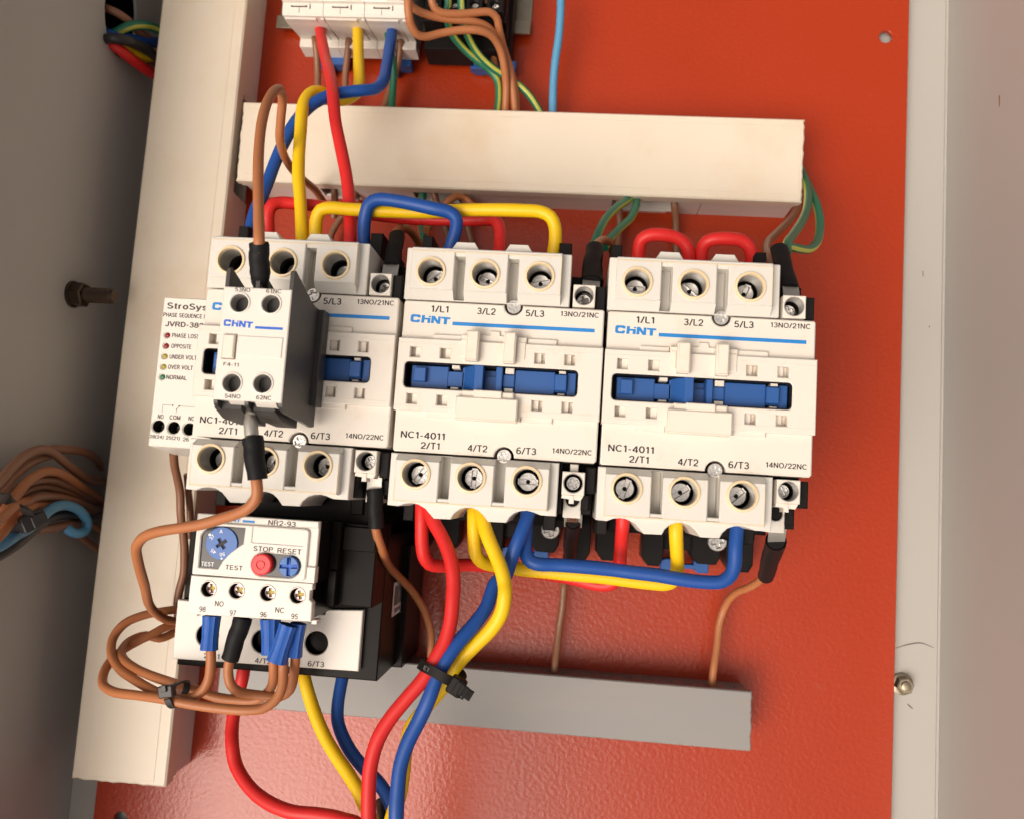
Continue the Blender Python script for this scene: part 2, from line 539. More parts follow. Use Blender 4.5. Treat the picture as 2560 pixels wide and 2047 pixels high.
def letters(parent, m, rows, th=0.16, name='lettering'):
    for s, x, y, w, h, z in rows:
        mb = MB()
        mb.text(s, x, y, w, h, z, th=th)
        mb.build(name, m, parent, smooth=False)

def copy_tree(o, parent=None):
    c = o.copy()
    COL.objects.link(c)
    c.parent = parent
    for ch in list(o.children):
        copy_tree(ch, c)
    return c

def spline(pts, step=1.6):
    """Catmull-Rom through the points, resampled"""
    P = [Vector(p) for p in pts]
    P = [P[0] * 2 - P[1]] + P + [P[-1] * 2 - P[-2]]
    out = []
    for i in range(1, len(P) - 2):
        p0, p1, p2, p3 = P[i - 1:i + 3]
        d = [max(1e-4, (b - a).length) ** 0.5 for a, b in ((p0, p1), (p1, p2), (p2, p3))]
        t0, t1 = 0, d[0]
        t2 = t1 + d[1]
        t3 = t2 + d[2]
        n = max(2, int((p2 - p1).length / step))
        for k in range(n):
            t = t1 + (t2 - t1) * k / n
            A1 = p0 * ((t1 - t) / (t1 - t0)) + p1 * ((t - t0) / (t1 - t0))
            A2 = p1 * ((t2 - t) / (t2 - t1)) + p2 * ((t - t1) / (t2 - t1))
            A3 = p2 * ((t3 - t) / (t3 - t2)) + p3 * ((t - t2) / (t3 - t2))
            B1 = A1 * ((t2 - t) / (t2 - t0)) + A2 * ((t - t0) / (t2 - t0))
            B2 = A2 * ((t3 - t) / (t3 - t1)) + A3 * ((t - t1) / (t3 - t1))
            out.append(B1 * ((t2 - t) / (t2 - t1)) + B2 * ((t - t1) / (t2 - t1)))
    out.append(P[-2])
    return out

def screw_mb(cx, cy, z, r, kind='slot', ang=0.0, z0=None):
    """head with a recessed slot or cross, y-down centre"""
    mb = MB()
    a = math.radians(ang)
    if kind == 'slot':
        w = r * 0.21
        l = r * 0.97
        h = [(-l, -w), (l, -w), (l, w), (-l, w)]
    else:
        w, l = r * 0.2, r * 0.66
        h = [(-l, -w), (-w, -w), (-w, -l), (w, -l), (w, -w), (l, -w), (l, w), (w, w), (w, l), (-w, l), (-w, w), (-l, w)]
    h = [(cx + x * math.cos(a) - y * math.sin(a), -cy + x * math.sin(a) + y * math.cos(a)) for x, y in h]
    mb.slab([circ(cx, cy, r, 24), h], (z0 if z0 is not None else z - 2), z, r * 0.08, 0)
    mb.slab(circ(cx, cy, r * 0.95, 20), z - 2, z - r * 0.32, 0, 0)
    if kind == 'slot':
        mb.slab(circ(cx, cy, r * 0.23, 12), z - 1, z - r * 0.30, 0, 1)
    return mb

LOGO = {
    'C': [[(165, 20), (165, 60), (118, 60), (115, 47), (60, 45), (48, 57), (48, 104), (60, 115), (112, 115), (114, 100), (160, 100), (158, 136), (136, 158), (25, 156), (0, 130), (2, 28), (27, 0), (142, 0)],
          [(187, 8), (236, 8), (234, 60), (332, 60), (330, 160), (282, 160), (282, 95), (232, 95), (230, 160), (180, 160)],
          [(298, 18), (336, 18), (336, 44), (298, 44)],
          [(348, 14), (400, 14), (455, 100), (455, 18), (500, 18), (496, 168), (445, 168), (392, 86), (390, 160), (342, 160)],
          [(508, 22), (660, 28), (658, 65), (610, 65), (605, 172), (555, 172), (556, 60), (506, 58)]]}
def logo(mb, x0, y0, w, h, z, mi=0):
    for pl in LOGO['C']:
        mb.flat([(x0 + x / 660 * w, -(y0 + y / 172 * h)) for x, y in pl], z, mi)

# ------------------------------------------------------------------ enclosure and mounting plate
enc = thing('steel_enclosure', 'grey painted steel enclosure holding the orange-red mounting plate', 'enclosure', (0, 0, -6))
mb = MB()
mb.box(-246, -420, 186, 420, -8, 0, 0.3)
mb.build('back_panel', 'grey_paint', enc)
# left side wall with the cable hole: built in the wall's own plane (x = height out of the panel, y = up)
XL = Matrix(((0, 0, 1, 0), (0, 1, 0, 0), (1, 0, 0, 0), (0, 0, 0, 1)))       # (a,b,c) -> (c,b,a)
mb = MB()
hole = [(36 + 14.5 * math.cos(2 * math.pi * i / 32), 229.5 + 22.5 * math.sin(2 * math.pi * i / 32)) for i in range(32)]
def wall_xf(x):
    return Matrix(((0, 0, 1, x), (0, 1, 0, 0), (1, 0, 0, 0), (0, 0, 0, 1)))
ls = [[(0, -420), (130, -420), (130, 420), (0, 420)], hole]
mb.slab(ls, -1.6, 0, 0, 0, bottom=True, xf=wall_xf(-242))
mb.f = [f[::-1] for f in mb.f]
mb.build('side_wall', 'grey_paint', enc)
mb = MB()
mb.slab([[(0, -420), (78, -420), (78, 420), (0, 420)]], -1.6, 0, 0, 0, bottom=True, xf=wall_xf(183.6))
mb.f = [f[::-1] for f in mb.f]
# small folded lip where the back meets the side wall
mb.box(180.9, -420, 182.2, 420, 0, 1.4, 0.4)
mb.build('side_wall', 'grey_paint', enc)
def wall_yf(y):
    return Matrix(((1, 0, 0, 0), (0, 0, 1, y), (0, 1, 0, 0), (0, 0, 0, 1)))
for y in (-300, 380):
    mb = MB()
    mb.slab([[(-241.9, 0), (181.9, 0), (181.9, 120), (-241.9, 120)]], 0, 1.6, 0, 0, bottom=True, xf=wall_yf(y))
    mb.f = [f[::-1] for f in mb.f]
    mb.build('end_wall', 'grey_paint', enc)
def scuff(pts, w, z):
    mb = MB()
    p = spline([(x, y, 0) for x, y in pts], 0.8)
    vs = []
    for i, q in enumerate(p):
        d = (p[min(i + 1, len(p) - 1)] - p[max(i - 1, 0)]).normalized()
        n_ = Vector((-d.y, d.x, 0)) * (w * (0.35 + 0.65 * math.sin(math.pi * (i + 0.5) / len(p))) / 2)
        vs += [tuple(q + n_ + Vector((0, 0, z))), tuple(q - n_ + Vector((0, 0, z)))]
    mb.add(vs, [(2 * i + 1, 2 * i + 3, 2 * i + 2, 2 * i) for i in range(len(p) - 1)])
    mb.build('scuff_mark', 'ink_grey', enc, smooth=False)
scuff([(161.5, -62.8), (168, -60.4), (173.5, -59.4), (179.5, -61.2)], 0.55, 0.03)
scuff([(167.5, -88.4), (170.2, -90.6)], 0.6, 0.03)
scuff([(171.5, 124), (171.8, 121)], 0.4, 0.03)
scuff([(175, 96), (175.3, 95)], 0.5, 0.03)
mb = MB()
mb.add([(181.94, 190.5, 52), (181.94, 190.5, 53), (181.94, 185.2, 52.9), (181.94, 185.2, 52.2)], [(0, 1, 2, 3)])
mb.build('scuff_mark', 'dbrown_w', enc, smooth=False)
# closed dark box added behind the hole to keep sky light out
mb = MB()
mb.slab([[(-8, 180), (90, 180), (90, 300), (-8, 300)]], -60, -59, 0, 0, xf=wall_xf(-242))
mb.slab([[(-8, 180), (90, 180), (90, 300), (-8, 300)], [(-6, 182), (88, 182), (88, 298), (-6, 298)]], -60, -1.7, 0, 0, xf=wall_xf(-242))
mb.f = [f[::-1] for f in mb.f]
mb.build('blackout_box', 'black_soft', enc)

plate = MB()
pl = [(-226, -230), (158.6, -230), (160.8, 420), (-226, 420)]
plate.slab([pl, circ(148.8, -244.6, 3.3, 24), circ(-212, 174, 3.6, 24)], -2.2, 0, 0.25, 0, bottom=True)
tag(plate.build('mounting_plate', 'red_sheet'), 'orange-red enamelled steel mounting plate with drilled corner holes', 'mounting plate')
# hex bolt on the flange, and the long bolt through the left wall
b = thing('hex_bolt', 'zinc hex head bolt on the grey strip beside the red plate', 'bolt', (164.6, -79.3, -6))
mb = MB(); mb.lathe(0, 0, [(5.2, 0), (5.2, 1.0), (4.6, 1.3)], 28, cap_end=True); mb.build('washer', 'bolt', b)
mb = MB()
hx = [(4.1 * math.cos(math.radians(60 * i + 12)), 4.1 * math.sin(math.radians(60 * i + 12))) for i in range(6)]
mb.slab(hx, 1.3, 5.6, 0.5)
mb.build('bolt_head', 'bolt', b)
mb = MB(); mb.lathe(0, 0, [(2.4, 5.6), (2.2, 6.6), (1.2, 6.9)], 20, cap_end=True); mb.build('bolt_tip', 'bolt', b)
b = thing('threaded_bolt', 'dark threaded bolt with hex nut sticking out of the left enclosure wall', 'bolt', (-242, 79.8, 42))
RX = Matrix(((0, 0, 1, 0), (1, 0, 0, 0), (0, 1, 0, 0), (0, 0, 0, 1)))       # axis z -> x
mb = MB(); mb.lathe(0, 0, [(6.4, 0), (6.4, 1.0), (6.0, 1.2)], 28, xf=RX, cap_end=True); mb.build('washer', 'dark_bolt', b)
mb = MB(); mb.slab([(6.0 * math.cos(math.radians(60 * i + 30)), 6.0 * math.sin(math.radians(60 * i + 30))) for i in range(6)], 1.2, 6.8, 0.7, xf=RX); mb.build('nut', 'dark_bolt', b)
mb = MB()
prof = []
z = 6.5
while z < 20.5:
    prof += [(3.75, z), (3.3, z + 0.5)]
    z += 1.0
prof += [(3.3, 20.8), (2.8, 21.3)]
mb.lathe(0, 0, prof, 24, xf=RX, cap_end=True)
mb.build('threaded_shank', 'dark_bolt', b)

# ------------------------------------------------------------------ trunking
def ragged(x, y0, y1, n, amp):
    return [(x + random.uniform(-amp, amp), y0 + (y1 - y0) * i / n) for i in range(n + 1)]

hd = thing('wiring_trunking', 'cream horizontal wiring trunking above the three contactors', 'trunking', (0, 165, 0), 'cream trunking on the plate')
mb = MB()
lp = ragged(102, -20.5, 20.5, 22, 0.28) + ragged(-173.8, 20.5, -20.5, 26, 0.45)
mb.slab([lp], 23.8, 28, 0.7, bottom=True)
mb.box(-172.0, -17.0, 100.4, 16.8, 27.9, 28.16, 0.16); mb.box(-173.2, 19.0, 101.6, 20.2, 20.5, 24.2); mb.box(-173.2, -20.2, 101.6, -19.0, 20.5, 24.2)
mb.build('trunking_cover', 'duct', hd)
mb = MB()
mb.box(-173, -18, 100.5, 18, 0.1, 1.6)
mb.box(-173, -18.6, 100.5, -17.2, 0, 23.6)
for xa, xb, zt in ((-173, -134.8, 21), (-134.8, -130.5, 6), (-124, -119, 23.4), (-116.5, -105.8, 18.5), (-105.6, -87, 20.8), (-87, -83.5, 6), (-57.5, 13.4, 21.2), (19.2, 41.2, 2.4), (45.8, 56.6, 21.2), (57, 100.5, 21.2)):
    mb.box(xa, 17.2, xb, 18.6, 0, zt, 0.15)
for xa, xb in ((-172.8, -135), (-105.4, -87.2), (-57.3, 13.2), (46, 56.4), (57.2, 97)):
    mb.box(xa, 17.4, xb, 18.2, 21.4, 23.4)
mb.build('trunking_base', 'duct_side', hd)

vd = thing('wiring_trunking', 'cream vertical wiring trunking along the left edge of the plate', 'trunking', (-200, 70, 0), 'cream trunking on the plate')
mb = MB()
lp = [(22.3, 240), (-22.2, 240)] + [(-23.4, -216.4)] + [(-23.4 + 45.7 * i / 16, -216.4 + random.uniform(-0.35, 0.35)) for i in range(1, 16)] + [(22.3, -216.2)]
mb.slab([lp], 23.6, 28, 0.8, bottom=True)
mb.box(-16.4, -239, 16.6, 214.5, 27.9, 28.16, 0.16); mb.box(20.9, -240, 22.0, 216, 20, 24.0); mb.box(-22.0, -240, -20.9, 216, 20, 24.0)
mb.build('trunking_cover', 'duct', vd)
mb = MB()
mb.box(-20, -240, 20, 213, 0.1, 1.6)
mb.box(-20.6, -240, -19.2, 213, 0, 23.4)
mb.slab([rect(19.2, -240, 20.6, -123)], 0, 22.8)
mb.slab([rect(19.2, -72, 20.6, 214)], 0, 22.8)
mb.box(20.5, -72, 21.2, 214.5, 15.5, 19.9, 0.1); mb.box(20.5, -240, 21.2, -124, 15.5, 19.9, 0.1)
mb.build('trunking_base', 'duct_side', vd)

gd = thing('grey_trunking', 'grey slotted trunking below the contactors with a rough sawn right end', 'trunking', (-20, -96, 0))
mb = MB()
lp = ragged(108.3, -13.0, 13.2, 20, 0.3) + [(-140, 13.2), (-140, -13.0)]
mb.slab([lp], 18.6, 22, 0.5, bottom=True)
mb.build('trunking_cover', 'grey_pvc', gd)
mb = MB()
mb.box(-140, -12.0, 107.5, 12.0, 0.1, 1.2)
mb.box(-140, 11.0, 107.5, 12.2, 0, 18.5)
XF = Matrix(((1, 0, 0, 0), (0, 0, -1, 0), (0, 1, 0, 0), (0, 0, 0, 1)))       # (x, z) plane standing along x
slots = [[(x, 8), (x + 4.6, 8), (x + 4.6, 11), (x, 11)] for x in [-132 + 9.6 * i for i in range(25)]]
mb.slab([[(-140, 0), (107.5, 0), (107.5, 18.5), (-140, 18.5)]] + slots, -12.2, -11.0, 0, 0, bottom=True, xf=XF)
mb.build('trunking_base', 'grey_pvc', gd)

# ------------------------------------------------------------------ contactors
def contactor(loc, label, group):
    t = thing('contactor', label, 'contactor', loc, group)
    # black base: body, feet, corner posts, aux housing
    mb = MB()
    mb.box(2.5, -24, 72.5, 79, 0, 60, 0.5)
    mb.box(1.5, -20, 61.5, 76, 60, 88, 0.5)
    for xa, xb, yb in ((4.0, 14.5, 97), (25.6, 35.6, 98), (48.6, 62.0, 95.5), (64.5, 77.0, 98)):
        mb.slab(poly([(xa, 70), (xb, 70), (xb, yb - 3.5), (xb - 2, yb), (xa + 3, yb), (xa, yb - 4)]), 4, 18, 0.5)
    mb.box(33, 70, 50, 90, 4, 14, 0.4); mb.box(2.5, 70, 72.5, 82.5, 4, 40, 0.4)
    for xa, xb in ((1.0, 5.2), (56.0, 61.0)):
        mb.box(xa, -31.0 if xa > 9 else -31.5, xb, -18, 50, 94, 0.4)
        mb.box(xa, 70, xb, 82, 50, 90, 0.4)
    mb.box(6, 76, 56, 80.5, 40, 78, 0.4)
    mb.box(61.8, -17, 74.2, 75, 20, 96, 0.4)
    mb.box(71.1, -9.2, 74.6, 0.2, 60, 112.5, 0.4)
    mb.box(71.3, 57.4, 74.8, 67.0, 60, 111, 0.5)
    mb.box(70.2, 67.5, 73.2, 73.5, 60, 99, 0.4)
    mb.box(61.4, -10, 62.6, 75, 60, 108, 0.2)
    mb.box(0.5, -2, 74.5, 58.5, 60, 99.5, 0.3)
    mb.box(2.0, 22.0, 67.5, 34.0, 99, 108.5)
    wo = rect(2.75, 23.15, 66.45, 32.95, 1.6)
    mb.slab([wo, inset(wo, 0.4)], 106, 117.3)
    mb.build('base', 'black', t)
    # terminal blocks
    def pads(mb, xs, ya, yb, bev_y, up):
        for (xa, xb), hx in zip(xs, HX):
            mb.slab([rect(xa, ya, xb, yb, 0.5), circ(hx, HY, 4.65, 32)], 108, 118.5, 0.35)
            # sloping face between the pad and the front cover
            if up:      # upper block: slope at the lower edge
                vs = [(xa, -yb, 118.4), (xb, -yb, 118.4), (xb - 0.0, -bev_y, 114.7), (xa, -bev_y, 114.7), (xa, -yb, 112), (xb, -yb, 112)]
                mb.add(vs, [(3, 2, 1, 0), (3, 0, 4), (2, 5, 1)])
            else:
                vs = [(xa, -ya, 118.4), (xb, -ya, 118.4), (xb, -bev_y, 114.7), (xa, -bev_y, 114.7), (xa, -ya, 112), (xb, -ya, 112)]
                mb.add(vs, [(0, 1, 2, 3), (0, 3, 4), (1, 5, 2)])
            # raised rim round the bore, and the bore itself
            mb.lathe(hx, HY, [(5.7, 118.5), (5.45, 119.1), (4.75, 119.2), (4.5, 118.6), (4.48, 117.6)], 32, 1)
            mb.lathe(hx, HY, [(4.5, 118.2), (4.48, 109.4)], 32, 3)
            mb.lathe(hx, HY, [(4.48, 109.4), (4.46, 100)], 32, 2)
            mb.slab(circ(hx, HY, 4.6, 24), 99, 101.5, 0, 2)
    xs = [(2.4, 18.6), (22.6, 38.4), (42.5, 58.2)]
    HX = [10.0, 30.1, 50.2]
    HY = -10.4
    GR = [(18.7, 22.5), (38.5, 42.4)]
    mb = MB()
    bores = [circ(x, HY, 4.8, 24) for x in HX]
    mb.slab([rect(-0.2, -20.3, 61.6, -0.6, 0.5)] + bores + [rect(a, -17.2, c, -0.9, 0.3) for a, c in GR], 70, 114.5, 0.3)
    for a, c in GR:
        mb.box(a - 0.2, -17.4, c + 0.2, -0.8, 100, 109.5)
    for a in (16.3, 36.3):
        mb.slab(poly([(a, -20.2), (a + 2.0, -23.3), (a + 8.7, -23.3), (a + 10.7, -20.2)]), 78, 114.3, 0.2)
    pads(mb, xs, -18.4, -3.7, -0.7, True)
    mb.slab(rect(2.4, -19.6, 58.2, -18.0, 0.3), 112, 118.2, 0.4)
    for xa, xb in ((18.4, 22.8), (38.2, 42.7)):
        mb.box(xa, -18.3, xb, -16.8, 112, 117.8, 0.3)
    mb.slab(rect(2.6, -18.35, 58.0, -18.1, 0), 118, 118.56, 0, 1); mb.slab(rect(57.7, -17.9, 58.0, -4, 0), 118, 118.56, 0, 1)
    mb.build('upper_terminal_block', ['grey_white', 'rim', 'black', 'bore'], t)
    HY = 64.1
    mb = MB()
    sk = [(-0.2, 75.8), (3.8, 76.0), (6.0, 75.0), (8.6, 74.6), (11.2, 74.9), (13.8, 76.2), (15.8, 78.2), (17.2, 79.6), (23.4, 79.5), (24.4, 77.5), (26.2, 75.8), (28.4, 74.9), (30.6, 74.8), (33.0, 75.5), (35.0, 77.0), (37.0, 79.4), (43.6, 79.3), (44.6, 77.4), (46.3, 75.7), (48.5, 74.8), (50.8, 74.5), (53.4, 75.0), (55.8, 75.8), (61.4, 75.8), (61.4, 56.75), (-0.2, 56.75)]
    bores = [circ(x, HY, 4.8, 24) for x in HX]
    mb.slab([poly(sk)] + bores + [rect(a, 57.2, c, 72.5, 0.3) for a, c in GR], 70, 114.5, 0.3)
    for a, c in GR:
        mb.box(a - 0.2, 57.0, c + 0.2, 72.7, 100, 109.5)
    pads(mb, xs, 59.1, 74.0, 56.9, False)
    mb.slab(rect(2.4, 73.6, 58.2, 74.3, 0.2), 112, 118.2, 0.3)
    for xa, xb in ((18.4, 22.8), (38.2, 42.7)):
        mb.box(xa, 72.2, xb, 73.9, 112, 118.1, 0.3)
    mb.slab(rect(2.7, 73.72, 57.9, 74.06, 0), 118, 118.56, 0, 1); mb.slab(rect(57.65, 62, 57.9, 73.7, 0), 118, 118.56, 0, 1); mb.slab(rect(2.7, 66, 2.95, 73.7, 0), 118, 118.56, 0, 1)
    mb.build('lower_terminal_block', ['grey_white', 'rim', 'black', 'bore'], t)
    # front cover: label fields, raised middle band with pits and the slider window
    mb = MB()
    top_notch = [(41.2 + 3.5 * math.cos(math.radians(a)), 0.0 + 3.6 * math.sin(math.radians(a))) for a in range(180, -1, -18)]
    bot_notch = [(41.2 + 3.7 * math.cos(math.radians(a)), 56.0 + 3.9 * math.sin(math.radians(a))) for a in range(0, -181, -18)]
    out = [(0.9, 0), ] + top_notch + [(74.0, 0), (74.6, 0.6), (74.6, 55.2), (73.8, 56)] + bot_notch + [(0.9, 56), (0.3, 55.4), (0.3, 0.6)]
    win = rect(2.8, 23.2, 66.4, 32.9, 1.6)
    mb.slab([poly(out), rect(1.5, 15.5, 73.5, 40)], 99, 115, 0.45)
    pits = []
    for x in (4.5, 15.6, 50.3, 61.2):
        pits += [rect(x, 17.6, x + 3.8, 21.5), rect(x, 34.9, x + 3.8, 38.7)]
    band = [(-0.1, 14.5), (23.0, 14.5), (23.0, 12.4), (29.6, 12.4), (29.6, 14.6), (39.0, 14.6), (39.0, 12.2), (47.0, 12.2), (47.0, 14.5), (74.8, 14.5), (74.8, 41.2), (46.4, 41.2), (46.4, 43.2), (22.6, 43.2), (22.6, 41.2), (-0.1, 41.2)]
    mb.slab([poly(band), win] + pits, 108, 117.6, 0.3)
    for p in pits:
        xa = min(q[0] for q in p); ya = max(q[1] for q in p)
        mb.box(xa - 0.3, -ya - 0.3, xa + 4.1, -ya + 4.2, 110, 113.4)
        if xa < 30:
            mb.box(xa + 1.6, -ya - 0.2, xa + 4.0, -ya + 4.0, 111, 115.3, 0.1)
        else:
            mb.box(xa - 0.2, -ya - 0.2, xa + 2.3, -ya + 4.0, 111, 115.3, 0.1)
    for xa, ya, xb, yb in ((12.3, 12.5, 22.8, 14.8), (47.1, 12.3, 57.9, 14.8), (11.8, 41, 22.5, 43.3), (46.5, 41, 57.9, 43.0)):
        mb.box(xa, ya, xb, yb, 112, 116.2, 0.2)
    mb.slab(poly([(29.4, 11.8), (33.3, 11.8), (33.5, 10.2), (36.8, 10.2), (37.0, 11.8), (39.2, 11.8), (39.2, 22.6), (29.4, 22.6)]), 112, 116.0, 0.2)
    mb.slab([rect(29.5, 14.6, 39.1, 22.4, 0.2), rect(31.7, 15.2, 37.6, 21.0, 0.2)], 112, 117.2, 0.2)
    for xa, xb in ((23.3, 25.3), (43.4, 46.8)):
        mb.box(xa, 14.0, xb, 20.5, 112, 118.0, 0.3)
    # white pegs that hold the slider
    for xa, ya, xb, yb in ((20.0, 22.6, 22.9, 24.7), (19.9, 31.6, 22.8, 33.4), (59.4, 22.6, 61.9, 24.5), (59.2, 31.7, 61.8, 33.4), (39.7, 22.6, 43.0, 25.5), (39.6, 30.9, 42.9, 33.4)):
        mb.box(xa, ya, xb, yb, 108, 115.2, 0.2)
    for xa, ya, xb in ((-0.05, 16.5, 22.5), (62.5, 16.8, 74.7), (47.5, 16.3, 58), (0.0, 39.6, 22.0), (47.0, 39.2, 74.6)):
        mb.box(xa, ya, xb, ya + 0.16, 117.5, 117.7, 0.05)
    mb.build('front_cover', ['cream'], t)
    mb = MB()
    mb.box(25.3, 11.2, 29.9, 22.4, 112, 121.5, 0.6, r=0.3); mb.box(38.9, 11.1, 43.4, 22.5, 112, 121.5, 0.6, r=0.3)
    mb.build('guide_rail', 'warm_white', t)
    mb = MB()
    mb.box(22.9, 35.3, 45.4, 43.6, 112, 121.0, 0.5, r=0.3)
    mb.box(25.0, 32.9, 43.7, 35.5, 112, 119.5, 0.4); mb.box(29.2, 32.7, 39.4, 35.4, 112, 120.6, 0.3)
    mb.build('handle', 'warm_white', t)
    # blue slider
    mb = MB()
    mb.box(4.7, 23.9, 18.5, 32.8, 109, 113.2, 0.25); mb.box(6.0, 24.9, 10.5, 30.2, 112, 115.6, 0.3)
    mb.box(18.3, 25.5, 24.4, 31.2, 109, 113.0, 0.2)
    mb.prism_x([(23.9, 109), (23.9, 113), (23.9, 113), (32.6, 113), (32.6, 109)], 23.8, 24.6)
    vs = [(24.5, -23.7, 113), (24.5, -32.8, 113), (28.6, -32.8, 117.6), (28.6, -23.4, 117.6), (24.5, -23.7, 109), (24.5, -32.8, 109), (28.6, -32.8, 109), (28.6, -23.4, 109)]
    mb.add(vs, [(0, 1, 2, 3), (0, 4, 5, 1), (1, 5, 6, 2), (0, 3, 7, 4)])
    mb.box(28.6, 23.3, 31.9, 32.9, 109, 117.7, 0.2); mb.box(31.8, 24.2, 36.6, 32.4, 108, 110.2)
    mb.box(32.1, 26.6, 36.5, 32.3, 110, 111.6)
    mb.box(36.5, 23.3, 38.9, 32.7, 109, 116.6, 0.3); mb.box(38.8, 25.7, 43.4, 30.6, 109, 114.6, 0.4)
    mb.box(43.3, 23.8, 58.0, 32.7, 109, 113.8, 0.25); mb.box(57.9, 24.8, 62.4, 30.8, 109, 116.0, 0.35)
    mb.box(57.8, 25.8, 62.6, 31.2, 109, 113.4, 0.2); mb.box(62.4, 23.8, 65.7, 32.8, 109, 113.8, 0.25)
    mb.box(43.6, 29.5, 58, 29.75, 113, 113.92); mb.box(4.9, 30.9, 18.4, 31.15, 113, 113.32)
    mb.build('slider', 'blue', t)
    # print
    z = 115.04
    letters(t, 'ink', [r + (z,) for r in (('1/L1', 13.8, 2.75, 6.5, 2.55), ('3/L2', 31.2, 2.75, 6.9, 2.55), ('5/L3', 49.2, 2.6, 6.9, 2.55), ('13NO/21NC', 65.6, 2.2, 14.0, 1.95),
                          ('NC1-4011', 11.0, 49.8, 16.3, 2.55), ('2/T1', 14.0, 53.45, 7.0, 2.55), ('4/T2', 31.4, 53.3, 7.3, 2.55), ('6/T3', 49.2, 53.2, 7.3, 2.55), ('14NO/22NC', 65.7, 52.4, 14.2, 1.95))])
    mb = MB()
    logo(mb, 3.1, 5.2, 14.9, 3.25, z)
    mb.flat(rect(18.9, 7.25, 71.4, 8.6), z)
    mb.build('brand_mark', 'ink_blue', t, smooth=False)
    # screws
    for i, (x, y, a) in enumerate(((10.0, -10.4, 12), (30.1, -10.4, -38), (50.2, -10.4, 62), (10.0, 64.1, 118), (30.1, 64.1, 80), (50.2, 64.1, 5))):
        o = screw_mb(0, 0, 0, 3.55, 'slot', 0).build('terminal_screw', ['steel', 'black'], t)
        o.location = (x * MM, -y * MM, 108.2 * MM)
        o.rotation_euler = (0, 0, math.radians(a))
    for x, y in ((41.2, 0.3), (41.2, 55.6)):
        o = screw_mb(0, 0, 0, 2.6, 'cross', 0).build('cover_screw', ['steel', 'black'], t)
        o.location = (x * MM, -y * MM, 114.2 * MM)
        o.rotation_euler = (0, 0, math.radians(20))
    # coil terminals
    for y in (-9.0, 57.3):
        mb = MB()
        mb.slab([rect(0, 0, 8.1, 8.3, 0.2), circ(4.05, 4.0, 3.5, 26)], -6, 10, 0.25)
        mb.lathe(4.05, 4.0, [(3.52, 9.98), (3.36, 9.8), (3.34, 3.4)], 26, 2)
        mb.slab(circ(4.05, 4.0, 3.5, 20), -5, -1.2, 0, 1)
        mb.lathe(4.05, 4.0, [(3.33, 3.4), (3.32, -1.5)], 24, 1)
        if y > 0:
            mb.slab(poly([(0.2, 8.3), (8.0, 8.3), (7.0, 10.2), (0.0, 9.6)]), 2, 8.5, 0.2)
            mb.box(2.8, 8.4, 4.6, 11.4, 3, 8.9, 0.2)
        o = mb.build('coil_terminal', ['cream', 'black', 'bore'], t)
        o.location = (62.8 * MM, -y * MM, 105 * MM)
        s = screw_mb(4.05, 4.0, 1.2, 2.6, 'cross', 25).build('terminal_screw', ['steel', 'black'], o)
    # second lower terminal: clamp plate with a screw
    mb = MB()
    mb.slab([rect(63.6, 66.5, 70.4, 76.5, 0.4), circ(67, 69.5, 2.7, 20)], 88, 97.5, 0.3)
    mb.build('clamp_plate', ['grey_white'], t)
    o = screw_mb(67, 69.5, 95.5, 2.6, 'cross', 10).build('terminal_screw', ['steel', 'black'], t)
    # blue rail clip and plate screw under the body
    mb = MB()
    mb.slab(poly([(x + 4.6, y + 4.0) for x, y in ((30.5, 91), (33, 90.4), (37, 90.6), (37, 92.4), (46, 92.4), (46, 90.6), (50, 90.6), (53, 91), (53, 96), (48, 96.3), (46.5, 94.6), (37, 94.6), (35.5, 96.3), (30.5, 96))]), 5, 13, 0.4)
    mb.build('rail_clip', 'blue', t)
    o = screw_mb(58.0, 84.2, 31, 4.2, 'cross', 15).build('fixing_screw', ['steel', 'black'], t)
    return t

X0, Y0 = -65.31, 68.12
c2 = contactor((X0, Y0, 0), 'middle contactor, feeding the red, yellow and blue cables below and wired to both neighbours', 'contactors in a row')
c1 = copy_tree(c2)
c1.location = ((X0 - 76.23) * MM, (Y0 + 0.78) * MM, 0)
c1['label'] = 'left contactor with the small auxiliary block clipped on its front'
c3 = copy_tree(c2)
c3.location = ((X0 + 75.71) * MM, (Y0 - 0.27) * MM, 0)
c3['label'] = 'right contactor with two red wire loops over its top terminals'
def kids(o, n):
    return [c for c in o.children if c.name.split('.')[0] == n]
for s, (dz, a) in zip(kids(c1, 'terminal_screw')[:6], ((-5, 20), (-4, 60), (-3, 30), (-1.5, 70), (-1.5, 60), (-1.5, 50))):
    s.location.z += dz * MM
    s.rotation_euler.z = math.radians(a)
for s, a in zip(kids(c2, 'terminal_screw')[:6], (40, -25, 12, 55, 88, 0)):
    s.rotation_euler.z = math.radians(a)
for s, a in zip(kids(c3, 'terminal_screw')[:6], (0, -40, 68, 70, 35, 42)):
    s.rotation_euler.z = math.radians(a)
ct = kids(c2, 'coil_terminal')[1]
ct.location.y -= 2.3 * MM
mb = MB(); mb.box(2.6, -2.9, 5.6, 0.4, 2, 6.5, 0.3); mb.build('link', 'grey_white', ct)

